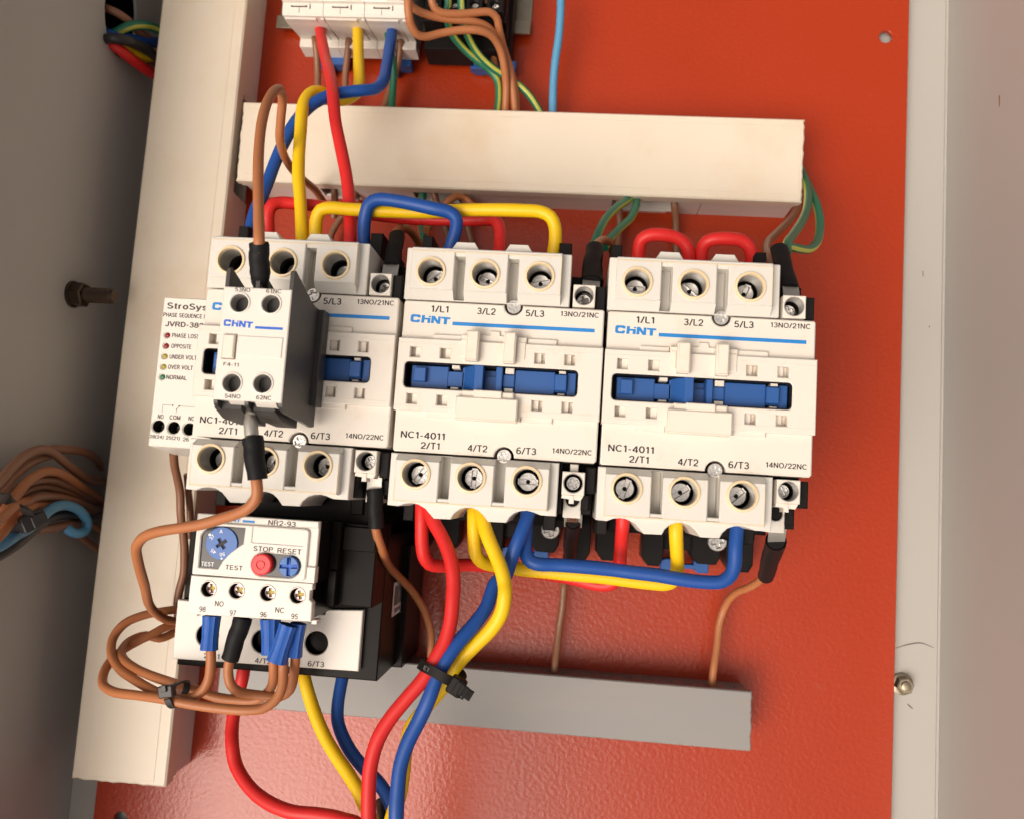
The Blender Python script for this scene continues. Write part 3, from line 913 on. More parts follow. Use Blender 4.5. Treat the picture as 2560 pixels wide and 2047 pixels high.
# ------------------------------------------------------------------ auxiliary contact block on the left contactor
ax = thing('auxiliary_contact_block', 'small white auxiliary contact block with black sides on the left contactor', 'contact block', (X0 - 76.23, Y0 + 0.78, 117.6))
W0 = 153.0 - 117.6
mb = MB()
mb.box(24.5, 7.5, 46.8, 45.4, 0.1, 31, 0.3)
for xa, xb in ((24.2, 25.5), (34.6, 35.9), (46.0, 47.3)):
    mb.prism_x([(1.0, 33.4), (1.8, 34.8), (46.0, 34.8), (47.2, 34), (48.2, 31), (50.6, 3), (50.2, 0.3), (9.9, 0.3), (7.0, 15)], xa, xb)
for xa, xb in ((23.2, 32.2), (36.3, 43.6)):
    mb.prism_x([(44.5, 31), (47.8, 31.2), (50.6, 24), (51.6, 8), (44.5, 8)], xa, xb)
mb.box(47.0, 8, 49.4, 43.0, 0.1, 7, 0.3)
mb.build('housing', 'black_soft', ax)
mb = MB()
AH = [(30.0, 13.2), (40.6, 13.0), (30.1, 39.8), (40.4, 39.4)]
mb.slab([rect(24.1, 7.85, 47.2, 45.4, 0.3)] + [circ(x, y, 3.2, 26) for x, y in AH] + [rect(25.9, 23.7, 30.3, 31.9, 0.1)], 20, W0, 0.3)
for x, y in AH:
    mb.lathe(x, y, [(3.7, W0), (3.55, W0 + 0.35), (3.25, W0 + 0.4), (3.0, W0 + 0.1)], 28); mb.lathe(x, y, [(3.0, W0 + 0.1), (2.99, W0 - 8)], 28, 2)
    mb.lathe(x, y, [(2.99, W0 - 8), (2.98, W0 - 13)], 24, 1)
    mb.slab(circ(x, y, 3.1, 20), 10, W0 - 12.5, 0, 1)
mb.box(25.7, 23.5, 30.5, 32.1, 20, W0 - 2.5, 0, 1)
mb.box(30.7, 24.0, 45.9, 30.9, W0 - 0.2, W0 + 0.35, 0.3)
mb.prism_x([(45.2, W0 - 0.4), (46.4, W0 - 3), (46.4, W0 - 9), (45.2, W0 - 9)], 29, 35)
mb.prism_x([(45.2, W0 - 0.4), (46.8, W0 - 3), (46.8, W0 - 9), (45.2, W0 - 9)], 38, 45)
mb.build('front_plate', ['relay_white', 'black', 'bore'], ax)
mb = MB(); mb.box(26.0, 23.9, 29.9, 31.7, W0 - 3, W0 + 0.9, 0.4); mb.build('latch_button', 'warm_white', ax)
letters(ax, 'ink_grey', [r + (W0 + 0.04,) for r in (('53NO', 30.6, 8.75, 5.2, 1.35), ('61NC', 41.1, 8.7, 5.2, 1.35), ('54NO', 30.8, 44.1, 5.3, 1.45), ('62NC', 41.2, 44.0, 5.1, 1.45), ('F4-11', 29.2, 33.7, 5.2, 1.2))])
mb = MB(); logo(mb, 25.3, 18.9, 9.9, 2.45, W0 + 0.04); mb.flat(rect(36.0, 20.65, 45.4, 21.5), W0 + 0.04); mb.build('brand_mark', 'ink_navy', ax, smooth=False)
for x, y in AH:
    screw_mb(x, y, W0 - 11, 2.4, 'cross', 15).build('terminal_screw', ['steel', 'black'], ax)

# ------------------------------------------------------------------ phase sequence relay behind the left contactor
pr = thing('phase_sequence_relay', 'white phase sequence relay with coloured indicator lamps, half behind the left contactor', 'relay', (-173.6, 71.4, 0))
F = 85.0
mb = MB()
LED = [(3.05, 16.1), (3.0, 20.6), (2.95, 25.0), (2.9, 29.4), (2.85, 33.7)]
PH = [(3.4, 54.2), (10.0, 54.4), (16.6, 54.6)]
mb.slab([rect(-0.1, 0, 36, 62.5, 0.7)] + [circ(x, y, 1.15, 18) for x, y in LED] + [circ(x, y, 2.55, 24) for x, y in PH], 60, F, 0.5)
for x, y in PH:
    mb.lathe(x, y, [(2.5, F - 0.5), (2.48, F - 9)], 24, 1)
    mb.slab(circ(x, y, 2.6, 18), F - 12, F - 8, 0, 1)
mb.box(0.6, -3.2, 36, 64.5, 30, 62, 0.4)
mb.prism_x([(62.4, F - 1), (65, 62), (65, 30), (62, 30)], 0.2, 36)
mb.box(1, 4, 36, 58, 0.1, 34, 0.2)
mb.build('housing', ['relay_white', 'black'], pr)
for (x, y), c in zip(LED, ('led_red', 'led_red', 'led_yel', 'led_yel', 'led_grn')):
    mb = MB(); mb.lathe(x, y, [(1.16, F - 1.6), (1.12, F - 0.5), (0.8, F - 0.1), (0.3, F + 0.1)], 18, cap_end=True); mb.build('indicator_lamp', c, pr)
for x, y in PH:
    screw_mb(x, y, F - 6.5, 1.9, 'slot', 35).build('terminal_screw', ['steel', 'black'], pr)
z = F + 0.04
letters(pr, 'ink_grey', [r + (z,) for r in (('StroSys', 10.4, 4.0, 17.4, 3.4), ('PHASE SEQUENCE RELAY', 12.2, 7.6, 23.5, 1.9), ('JVRD-380', 10.0, 11.4, 16.6, 2.3),
                      ('PHASE LOSS', 11.1, 16.1, 11.8, 1.9), ('OPPOSITE', 9.6, 20.6, 8.6, 1.9), ('UNDER VOLT', 10.9, 25.1, 11.6, 1.9), ('OVER VOLT', 10.2, 29.4, 10.6, 1.9), ('NORMAL', 9.0, 33.7, 8.8, 1.9),
                      ('NO', 4.1, 50.2, 2.5, 1.9), ('COM', 10.2, 50.2, 4.7, 1.9), ('NC', 17.2, 50.2, 2.5, 1.9), ('28(24)', 3.3, 58.6, 6.0, 1.7), ('25(21)', 10.2, 58.7, 6.0, 1.7), ('26', 15.8, 58.8, 2.6, 1.7))], th=0.19)
letters(pr, 'ink_grey', [('L1', 13.2, -1.6, 2.3, 1.7, 62.06)])
mb = MB()
mb.flat(rect(4.4, 45.2, 4.55, 48.6), z); mb.flat(rect(4.4, 45.2, 8.6, 45.35), z); mb.flat(circ(8.7, 45.3, 0.35, 12), z)
mb.flat(circ(11.5, 45.4, 0.35, 12), z); mb.flat(rect(11.5, 45.32, 18, 45.47), z); mb.flat(rect(10.4, 46.8, 10.55, 48.6), z); mb.flat(circ(10.5, 46.8, 0.28, 10), z)
mb.flat(poly([(10.5, 46.9), (10.4, 46.7), (11.4, 45.4), (11.5, 45.6)]), z)
mb.build('contact_diagram', 'ink_grey', pr, smooth=False)

# ------------------------------------------------------------------ thermal overload relay under the left contactor
ol = thing('overload_relay', 'white and black thermal overload relay with blue dial and red stop button', 'overload relay', (-134, -15.2, 0))
F = 120.0
mb = MB()
mb.box(-22, 6, 61.5, 64.2, 4, 76, 0.5)
mb.box(40, 1.0, 61.3, 32.6, 70, 95, 0.4)
mb.box(1, 1.0, 40.2, 36, 70, 100, 0.3)
mb.box(3, -8, 56, 4, 20, 88, 0.4)
mb.box(0.6, 0.4, 44.8, 22.2, 90, 116.9, 0.2); mb.slab([rect(-1.8, 22.6, 42.4, 36.2, 0.2)] + [circ(x, y, 3.2, 20) for x, y in ((4.6, 27.5), (15.2, 27.4), (26.9, 27.4), (38.0, 27.4))], 84, 110.6); mb.slab([poly([(-22.2, 38), (39, 39.2), (54.2, 36.4), (54.3, 59.8), (-22, 60.8)])] + [circ(x, y, 5, 20) for x, y in ((-8.6, 50.8), (14.6, 51.4), (36.6, 50.3))], 60, 76.6)
mb.box(45, 0.6, 48.4, 18.6, 95, 101, 0.3); mb.box(45, 18.9, 48.2, 32.4, 95, 101, 0.3)
mb.box(48.6, 2.2, 61.4, 11.4, 95, 97.4, 0.3)
mb.box(-20, 12, 64.5, 66, 2, 40, 0.4)
mb.build('housing', 'black_gloss', ol)
mb = MB()
wpt = [(2.6, 9.6)] + arc(7.4, 9.2, 5.0, 190, 262, 6) + [(10.2, 4.0), (18.6, 4.0), (18.4, 9.8)] + arc(22.4, 20.4, 11.6, 246, 204, 6)[0:0] + [(16.4, 11.2), (13.8, 13.4), (11.6, 16.0), (10.0, 19.2), (2.8, 19.2)]
st = rect(22.2, 12.4, 40.2, 20.6, 4.05, 8)
mb.slab([rect(0, 0, 45.4, 21.9, 0.3)], 116.8, F - 1.2, 0.3)
mb.slab([rect(0.1, -0.0, 45.3, 2.6, 0.2)], 117, F - 0.6, 0.3)
mb.slab([rect(1.2, 2.9, 42.3, 21.4, 1.5), poly(wpt), st, rect(21.6, 3.5, 40.4, 8.9, 0.2)], 112, F, 0.4)
mb.box(21.0, 3.0, 41.0, 9.4, 112, F - 0.35, 0)
mb.box(42.5, 16.2, 45.6, 21.8, 116, F - 0.3, 0.2)
mb.build('control_panel', 'relay_white', ol)
mb = MB()
mb.flat(poly(wpt), F - 1.0); mb.flat(st, F - 1.0)
mb.build('dial_window', 'window', ol)
mb = MB()
pl_ = circ(10.3, 10.2, 5.85, 36)
a = math.radians(35)
w_, l_ = 0.55, 2.1
cr = [(-l_, -w_), (-w_, -w_), (-w_, -l_), (w_, -l_), (w_, -w_), (l_, -w_), (l_, w_), (w_, w_), (w_, l_), (-w_, l_), (-w_, w_), (-l_, w_)]
cr = [(10.3 + x * math.cos(a) - y * math.sin(a), -10.2 + x * math.sin(a) + y * math.cos(a)) for x, y in cr]
mb.slab([pl_, cr], F - 1.2, F - 0.25, 0.15); mb.slab(circ(10.3, 10.2, 3, 16), F - 1.3, F - 0.8, 0, 1)
mb.build('setting_dial', ['dial_blue', 'ink'], ol)
mb = MB()
z = F - 0.2
for s, x, y, w, h, r in (('A', 9.7, 5.9, 1.2, 1.3, 8), ('37', 6.6, 8.2, 1.9, 1.3, 55), ('45', 7.6, 13.2, 2.0, 1.3, 150), ('50', 11.0, 14.0, 1.9, 1.3, 190)):
    mb.text(s, x, y, w, h, z, rot=r)
mb.flat(circ(5.6, 7.4, 0.5, 12), z); mb.flat(circ(10.9, 15.5, 0.4, 12), z)
mb.text('TEST', 5.6, 17.9, 4.6, 1.5, F - 0.95)
mb.build('dial_marks', 'ink_white', ol, smooth=False)
mb = MB()
mb.lathe(26.4, 16.4, [(3.75, F - 1), (3.75, F + 1.6), (3.3, F + 2.0), (1.75, F + 2.0), (1.6, F + 1.6), (1.35, F + 1.6), (1.2, F + 2.0), (0.2, F + 2.0)], 32, cap_end=True)
mb.build('stop_button', 'red_btn', ol)
mb = MB()
a = math.radians(2)
cr = [(-3.3, -0.55), (-0.55, -0.55), (-0.55, -3.3), (0.55, -3.3), (0.55, -0.55), (3.3, -0.55), (3.3, 0.55), (0.55, 0.55), (0.55, 3.3), (-0.55, 3.3), (-0.55, 0.55), (-3.3, 0.55)]
mb.slab([circ(36.2, 16.5, 3.55, 32), [(36.2 + x * math.cos(a) - y * math.sin(a), -16.5 + x * math.sin(a) + y * math.cos(a)) for x, y in cr]], F - 1, F + 1.2, 0.2)
mb.slab(circ(36.2, 16.5, 3.5, 20), F - 1, F + 0.1, 0, 1)
mb.build('reset_knob', ['dial_blue', 'ink_navy'], ol)
letters(ol, 'ink_grey', [('NR2-93', 31.8, 1.55, 10.2, 1.9, F - 0.55), ('TEST', 15.9, 18.4, 6.3, 1.7, F + 0.04), ('STOP', 26.0, 11.05, 7.2, 1.85, F + 0.04), ('RESET', 35.6, 11.15, 8.8, 1.85, F + 0.04)])
mb = MB()
mb.flat(poly([(3.2, 4.6), (4.4, 4.6), (3.8, 3.8)]), F + 0.04)
mb.build('pointer_mark', 'ink_grey', ol, smooth=False)
mb = MB(); logo(mb, 9.8, 0.9, 6.6, 1.25, F - 0.55); mb.flat(rect(17.2, 1.3, 21.7, 2.1), F - 0.55)
mb.text('A', 34.6, 14.7, 1.1, 1.4, F + 1.24); mb.text('H', 38.0, 18.4, 1.4, 1.2, F + 1.24)
mb.build('brand_mark', 'ink_blue', ol, smooth=False)
# terminal strip
mb = MB()
F2 = 114.0
TH = [(4.6, 27.5), (15.2, 27.4), (26.9, 27.4), (38.0, 27.4)]
mb.slab([poly([(-2.4, 22.9), (43.4, 22.5), (43.4, 25), (42.6, 25.2), (42.6, 28.4), (43.8, 29.5), (43.9, 36.2), (-2.2, 36.9), (-2.5, 30)])] + [circ(x, y, 2.9, 26) for x, y in TH], 110.5, F2, 0.3)
for x, y in TH:
    mb.lathe(x, y, [(3.3, F2), (3.1, F2 + 0.25), (2.75, F2 + 0.1), (2.74, F2 - 0.6)], 28)
    mb.lathe(x, y, [(2.74, F2 - 0.6), (2.72, F2 - 8)], 26, 1)
    mb.slab(circ(x, y, 2.9, 20), F2 - 9, F2 - 7, 0, 1)
mb.box(-2.0, 36.6, 0.5, 37.8, 106, F2 - 2, 0.2); mb.box(43.2, 36.0, 45.2, 37.6, 106, F2 - 3, 0.2)
mb.build('terminal_strip', ['relay_white', 'black'], ol)
for (x, y), a in zip(TH, (10, 40, 8, 14)):
    o = screw_mb(x, y, F2 - 3.2, 2.35, 'cross', a).build('terminal_screw', ['pink_steel', 'black'], ol)
    m_ = MB(); m_.slab(circ(x, y, 1.5, 16), F2 - 4.6, F2 - 3.85); m_.build('screw_recess', 'brass_dark', o)
letters(ol, 'ink_grey', [r + (F2 + 0.04,) for r in (('98', 3.2, 34.8, 2.5, 2.0), ('NO', 9.3, 32.4, 3.3, 2.0), ('97', 14.7, 35.3, 2.5, 2.0), ('96', 26.1, 35.0, 2.5, 2.0), ('NC', 32.0, 33.0, 3.3, 2.0), ('95', 37.7, 34.8, 2.5, 2.0))])
# lower main terminal cover
mb = MB()
F3 = 80.0
LH = [(-8.6, 50.8), (14.6, 51.4), (36.6, 50.3)]
mb.slab([poly([(-22.6, 37.5), (39.2, 38.9), (39.2, 39.2), (39.4, 36.9), (54.5, 36.0), (54.6, 60), (-22.3, 61.1)])] + [circ(x, y, 4.7, 30) for x, y in LH], 76.5, F3, 0.35)
for x, y in LH:
    mb.lathe(x, y, [(4.6, F3 - 0.4), (4.58, F3 - 12)], 30, 1)
    mb.slab(circ(x, y, 4.7, 24), F3 - 14, F3 - 11, 0, 1)
mb.build('main_terminal_cover', ['relay_white', 'black_gloss'], ol)
for (x, y), a in zip(LH, (0, 30, 20)):
    screw_mb(x, y, F3 - 9.5, 3.2, 'slot', a).build('terminal_screw', ['black_soft', 'black'], ol)
letters(ol, 'ink_grey', [r + (F3 + 0.04,) for r in (('2/T1', -6.0, 58.8, 6.6, 2.2), ('4/T2', 15.4, 59.0, 6.8, 2.2), ('6/T3', 37.2, 58.5, 6.8, 2.2))])
# barcode sticker on the right-hand side face (plane facing +x)
def side(mb, z0, y0, z1, y1, x, mi=0):
    k = len(mb.v)
    mb.v += [(x, -y0, z0), (x, -y1, z0), (x, -y1, z1), (x, -y0, z1)]
    mb.f.append((k, k + 1, k + 2, k + 3)); mb.m.append(mi)
mb = MB()
side(mb, 22, 27, 58, 41.5, 61.75)
z = 26.0
while z < 54:
    w = random.choice((0.5, 0.8, 1.3))
    side(mb, z, 28.8, z + w, 37.2, 61.85, 1)
    z += w + random.choice((0.5, 0.8, 1.2))
for i in range(7):
    side(mb, 25 + i * 4.2, 38.4, 27.6 + i * 4.2, 40.2, 61.85, 1)
mb.build('barcode_sticker', ['paper', 'ink_grey'], ol, smooth=False)

# ------------------------------------------------------------------ circuit breaker and socket at the top edge
cb = thing('circuit_breaker', 'white three pole circuit breaker cut off by the top edge of the photo', 'circuit breaker', (-151.5, 220, 0))
PW = 20.25
for k in range(3):
    mb = MB()
    x0 = k * PW + 0.12
    x1 = x0 + PW - 0.24
    mb.prism_x([(-80, 8), (-80, 46), (-52, 46), (-50, 66), (-10, 66), (-9.4, 48.5), (-8.6, 48.2), (-7.6, 47.8), (-7.4, 45.8), (-2.4, 45.4), (-1.6, 44.6), (-1.6, 38), (-5.2, 19), (-5.4, 8)], x0, x1)
    mb.prism_x([(-6.5, 18.5), (-1.2, 18.8), (-0.6, 18.2), (-0.4, 9), (-6.5, 9)], x0 - 0.1 if k == 0 else x0, x1)
    mb.prism_x([(-2.2, 44.3), (-1.0, 42.6), (-4.6, 18.6), (-6.5, 18.6)], x0 + 0.5, x1 - 4.0)
    mb.prism_x([(-2.2, 44.3), (-1.0, 42.6), (-4.6, 18.6), (-6.5, 18.6)], x1 - 1.8, x1 - 0.1)
    # dark clamp notch, wire entry and moulded ribs on the shoulder
    mb.box(x0 + 4.2, -6.1, x0 + 12.2, -5.4, 44, 46.0, 0, 1)
    mb.box(x0 + 5.0, -6.4, x0 + 11.4, -5.75, 44, 46.4, 0, 0)
    mb.box(x0 + 8.2, -5.4, x0 + 8.32, -2.6, 44, 45.75, 0, 1)
    mb.box(x0 + 13.4, -7.0, x0 + 13.7, -4.6, 44, 46.1, 0, 1)
    mb.box(x0 + 10.5, -9.4, x0 + 19.0, -7.9, 46, 49.0, 0.4, r=0.6); mb.box(x0 + 3, -9.0, x0 + 7.4, -8.3, 46, 48.9, 0.2, r=0.3)
    mb.build('pole', ['relay_white', 'ink_grey'], cb)
for x in (10, 44.5):
    mb = MB(); mb.slab([rect(x - 3, -1, x + 12, 3.2, 0.6)], 2, 9, 0.4); mb.slab([rect(x - 1, 2, x + 5, 6.2, 0.8), rect(x + 0.6, 3.4, x + 3.4, 4.8, 0.4)], 2, 7, 0.4); mb.build('rail_clip', 'blue', cb)
sk = thing('relay_socket', 'dark relay socket behind brown wires at the top edge, right of the breaker', 'relay socket', (-88, 218, 0))
mb = MB()
mb.box(1.5, -80, 46, -2.6, 4, 20, 0.4); mb.box(3, -80, 44, -9, 20, 34, 0.4)
for i in range(4):
    mb.slab([rect(5 + i * 10, -22, 13 + i * 10, -11, 0.4), circ(9 + i * 10, -15, 2.4, 16)], 33, 40, 0.4)
mb.box(38, -17, 44.5, -5, 20, 28, 0.3)
mb.build('housing', 'black', sk)
mb = MB(); mb.box(26, -3.4, 48, 1.4, 2, 9, 0.4); mb.box(24, -1, 36, 0.4, 2, 7, 0.2); mb.build('rail_clip', 'blue', sk)
for i in range(4):
    screw_mb(9 + i * 10, -15, 36.5, 2.0, 'cross', 20 * i).build('terminal_screw', ['steel', 'black'], sk)
rl = MB()
rl.slab([rect(-170, -278, -34, -242, 0)], 0.2, 2, 0, bottom=True)
rl.box(-170, -244.5, -34, -237.5, 5.6, 7, 0.2); rl.box(-170, -244.5, -34, -243.3, 1, 6)
tag(rl.build('mounting_rail', 'bolt'), 'dull metal mounting rail end poking out at the top edge', 'mounting rail')

# ------------------------------------------------------------------ wires (points in millimetres on the panel)
WIRES={
 'red_feed':[(-139.5,230.1,26.0),(-136.6,221.6,32.0),(-132.1,210.5,40.0),(-126.2,197.1,50.0),(-119.6,183.9,62.0),(-115.1,173.2,70.0),(-112.3,164.3,75.0),(-109.6,153.7,78.0),(-106.6,144.5,80.0),(-103.5,135.4,82.0),(-100.5,125.8,84.0),(-98.2,116.4,86.0),(-96.4,106.4,88.0),(-95.0,97.8,90.0),(-94.5,92.6,90.0)],
 'yellow_feed':[(-119.8,230.5,26.0),(-117.5,222.1,32.0),(-114.8,210.5,38.0),(-111.6,197.2,45.0),(-109.2,186.0,50.0),(-108.9,178.6,54.0),(-112.1,174.9,56.0),(-116.5,173.0,58.0),(-120.6,173.7,63.0),(-123.9,171.8,68.0),(-125.6,165.6,73.0),(-125.1,157.9,77.0),(-123.8,147.4,80.0),(-122.8,136.1,82.0),(-121.4,126.4,84.0),(-119.2,116.9,86.0),(-117.2,108.2,88.0),(-115.4,99.6,90.0),(-114.8,93.0,90.0)],
 'blue_feed':[(-102.1,231.0,26.0),(-100.3,222.1,32.0),(-98.8,208.2,40.0),(-97.3,195.2,48.0),(-96.2,184.0,56.0),(-98.0,177.6,61.0),(-102.5,174.6,65.0),(-108.9,172.6,67.0),(-115.2,170.1,69.0),(-121.6,164.7,72.0),(-126.9,156.3,75.0),(-130.8,146.4,77.0),(-134.0,136.0,78.0),(-135.7,126.0,80.0),(-136.8,117.3,83.0),(-137.9,108.7,86.0),(-137.9,101.3,88.0),(-137.5,95.3,88.0)],
 'brown_aux_top':[(-105.4,71.2,156.0),(-104.9,74.8,158.0),(-106.7,83.8,156.0),(-109.6,95.8,152.0),(-113.1,109.1,146.0),(-116.6,124.0,138.0),(-118.7,136.0,130.0),(-119.8,144.4,122.0),(-120.4,148.6,115.0),(-121.9,148.1,108.0),(-124.6,143.6,101.0),(-127.1,138.8,94.0),(-129.1,136.4,84.0),(-130.9,136.0,68.0),(-132.0,138.1,50.0),(-131.9,139.7,32.0),(-132.2,139.3,18.0)],
 'red_jumper':[(-130.7,96.2,86.0),(-131.3,102.2,86.0),(-131.6,108.6,87.0),(-130.4,112.0,87.0),(-128.0,114.0,85.0),(-119.3,114.7,82.0),(-109.7,115.3,78.0),(-96.9,114.6,75.0),(-80.7,113.3,74.0),(-63.7,113.1,74.0),(-46.8,113.3,75.0),(-39.2,113.1,77.0),(-36.3,111.3,79.0),(-34.7,107.4,81.0),(-34.0,101.1,84.0),(-33.9,94.0,86.0)],
 'yellow_jumper':[(-109.1,93.3,90.0),(-109.1,100.5,92.0),(-108.8,105.4,93.0),(-107.0,108.5,94.0),(-103.2,109.6,94.0),(-97.0,109.7,93.0),(-83.0,109.8,92.0),(-63.7,110.2,92.0),(-44.6,111.5,93.0),(-25.6,111.7,94.0),(-17.5,111.4,94.0),(-13.6,109.6,94.0),(-11.7,106.3,93.0),(-11.1,100.9,92.0),(-11.8,93.8,90.0)],
 'blue_jumper':[(-88.8,94.2,90.0),(-89.0,100.1,92.0),(-88.2,106.3,95.0),(-86.5,110.5,97.0),(-82.8,112.0,99.0),(-77.5,111.7,100.0),(-68.6,110.5,100.0),(-59.1,108.8,100.0),(-53.6,108.1,99.0),(-50.8,106.2,98.0),(-50.7,103.0,96.0),(-51.8,99.1,94.0),(-53.6,93.9,92.0)],
 'red_loop_a':[(22.7,90.7,88.0),(22.4,95.5,90.0),(22.3,99.3,92.0),(23.1,102.0,94.0),(25.8,103.4,95.0),(30.8,103.8,95.0),(36.1,103.3,94.0),(39.8,101.4,93.0),(41.6,98.7,92.0),(42.4,95.4,90.0),(42.9,91.7,88.0)],
 'red_loop_b':[(47.4,91.9,88.0),(47.0,96.1,90.0),(47.0,99.6,92.0),(48.1,101.9,94.0),(50.9,102.9,95.0),(56.6,103.3,95.0),(61.8,103.0,94.0),(64.9,100.9,93.0),(66.4,97.7,91.0),(67.4,92.8,88.0)],
 'red_lower_jumper':[(-57.0,-3.7,92.0),(-56.4,-8.3,94.0),(-55.9,-15.1,94.0),(-55.6,-22.1,92.0),(-54.7,-27.2,90.0),(-52.9,-30.3,87.0),(-49.5,-31.1,84.0),(-44.6,-31.0,78.0),(-38.1,-30.9,72.0),(-28.6,-31.3,68.0),(-13.8,-32.2,68.0),(3.5,-33.6,70.0),(10.9,-34.7,72.0),(16.2,-35.0,73.0),(19.9,-33.8,74.0),(21.5,-30.7,76.0),(21.8,-26.2,79.0),(21.7,-17.9,84.0),(21.5,-9.0,90.0),(21.3,-3.9,90.0)],
 'yellow_lower_jumper':[(-36.5,-3.3,92.0),(-35.8,-8.3,95.0),(-35.2,-15.0,96.0),(-34.8,-20.4,95.0),(-33.8,-25.0,94.0),(-31.8,-27.5,92.0),(-28.8,-28.6,89.0),(-23.4,-29.4,86.0),(-15.5,-30.2,84.0),(-3.8,-30.5,84.0),(14.9,-30.8,84.0),(25.7,-31.4,84.0),(34.9,-31.7,84.0),(39.9,-31.6,84.0),(42.6,-30.2,84.0),(43.6,-27.3,85.0),(43.4,-23.1,87.0),(42.5,-17.5,90.0),(41.5,-10.6,93.0),(41.3,-4.8,92.0)],
 'blue_lower_jumper':[(-15.8,-3.3,92.0),(-15.4,-8.3,94.0),(-15.4,-14.6,94.0),(-15.3,-20.4,95.0),(-14.4,-23.9,96.0),(-12.4,-25.9,97.0),(-9.2,-26.5,97.0),(-3.8,-26.4,96.0),(7.5,-26.4,95.0),(18.7,-26.8,94.0),(24.7,-27.2,94.0),(35.9,-27.7,94.0),(44.8,-28.6,94.0),(53.7,-28.9,94.0),(59.4,-28.2,94.0),(62.5,-25.5,94.0),(63.7,-21.5,94.0),(63.8,-15.7,94.0),(64.2,-10.0,93.0),(64.6,-4.2,92.0)],
 'red_out':[(-54.8,-3.6,93.0),(-53.2,-9.0,96.0),(-50.3,-13.7,99.0),(-46.5,-18.6,102.0),(-42.9,-24.4,105.0),(-40.8,-30.2,107.0),(-40.0,-35.6,108.0),(-39.8,-39.9,109.0),(-39.8,-47.5,110.0),(-41.2,-55.2,111.0),(-44.0,-61.4,112.0),(-47.2,-67.7,113.0),(-52.5,-74.7,114.0),(-58.1,-82.4,115.0),(-61.8,-89.8,116.0),(-63.4,-98.3,117.0),(-63.2,-105.9,118.0),(-62.4,-113.4,119.0),(-61.4,-120.7,120.0),(-64.5,-200.4,120.0),(-66.0,-296.0,96.0)],
 'yellow_out':[(-34.4,-3.2,93.0),(-33.1,-7.6,97.0),(-31.2,-12.7,101.0),(-28.5,-18.2,104.0),(-25.3,-23.9,106.0),(-22.6,-29.2,108.0),(-21.1,-34.1,109.0),(-20.8,-36.3,110.0),(-21.6,-43.5,109.0),(-25.0,-50.0,107.0),(-30.4,-56.2,106.0),(-35.2,-61.7,105.0),(-39.3,-67.5,104.0),(-43.1,-74.7,102.0),(-48.7,-82.5,98.0),(-53.4,-89.6,97.0),(-55.0,-98.2,97.0),(-55.0,-105.0,98.0),(-55.4,-113.1,99.0),(-57.5,-121.3,100.0),(-58.7,-128.4,100.0),(-59.6,-204.6,100.0),(-60.0,-296.0,84.0)],
 'blue_out':[(-14.4,-3.2,93.0),(-14.7,-7.7,97.0),(-16.4,-14.0,100.0),(-18.4,-19.8,101.0),(-20.1,-25.8,100.0),(-22.3,-32.3,98.0),(-25.3,-34.3,99.0),(-27.8,-43.0,103.0),(-32.2,-49.9,107.0),(-36.5,-55.3,110.0),(-40.1,-61.1,112.0),(-42.9,-67.3,113.0),(-44.8,-74.1,114.0),(-47.7,-81.8,114.0),(-51.4,-90.6,115.0),(-53.1,-98.4,116.0),(-53.2,-106.0,117.0),(-52.9,-112.9,118.0),(-52.5,-120.7,118.0),(-53.5,-200.4,118.0),(-54.0,-296.0,98.0)],
 'red_relay_out':[(-130.5,-71.8,70.0),(-129.2,-78.9,72.0),(-129.7,-85.2,72.0),(-131.0,-91.5,72.0),(-131.3,-97.5,73.0),(-130.6,-103.1,75.0),(-128.8,-108.2,78.0),(-126.0,-114.6,80.0),(-121.1,-119.2,83.0),(-114.8,-122.9,86.0),(-107.3,-125.2,89.0),(-98.1,-126.2,92.0),(-86.7,-125.6,94.0),(-77.7,-125.6,96.0),(-68.7,-127.9,98.0),(-70.9,-204.3,98.0),(-72.0,-296.0,82.0)],
 'yellow_relay_out':[(-106.2,-72.4,70.0),(-104.8,-77.7,71.0),(-102.7,-83.6,72.0),(-99.7,-90.0,73.0),(-95.8,-96.5,75.0),(-91.5,-102.3,77.0),(-85.7,-108.1,80.0),(-79.7,-113.2,83.0),(-74.4,-118.1,86.0),(-70.8,-122.9,88.0),(-66.4,-129.1,90.0),(-66.1,-205.0,90.0),(-66.0,-296.0,76.0)],
 'blue_relay_out':[(-90.7,-74.3,60.0),(-90.1,-80.3,62.0),(-90.3,-86.9,64.0),(-90.2,-92.8,66.0),(-89.1,-98.4,68.0),(-85.7,-103.5,71.0),(-81.0,-108.3,74.0),(-74.7,-112.9,77.0),(-68.0,-116.7,80.0),(-63.3,-120.5,83.0),(-60.4,-124.7,85.0),(-58.5,-129.9,86.0),(-59.5,-205.4,86.0),(-60.0,-296.0,70.0)],
 'black_out':[(-68.1,-128.5,70.0),(-65.7,-129.1,76.0),(-64.1,-130.4,80.0),(-62.9,-133.4,84.0),(-63.6,-207.3,84.0),(-64.0,-296.0,64.0)],
 'brown_top_a':[(-88.0,225.9,60.0),(-87.2,222.6,58.0),(-85.7,221.1,55.0),(-81.3,220.0,52.0),(-71.0,220.4,47.0),(-58.3,222.3,42.0),(-52.7,222.5,38.0),(-49.2,221.0,34.0),(-45.6,217.3,28.0),(-42.0,210.4,23.0),(-39.8,201.4,20.0),(-38.0,190.3,16.0)],
 'brown_top_b':[(-77.9,230.0,54.0),(-77.0,225.4,54.0),(-76.0,222.8,52.0),(-72.9,221.6,50.0),(-65.2,222.9,47.0),(-56.8,225.7,44.0),(-51.1,227.3,42.0),(-47.9,226.4,39.0),(-46.8,222.9,35.0),(-45.0,218.1,28.0),(-41.2,209.3,22.0),(-38.5,199.7,17.0),(-37.5,190.8,15.0)],
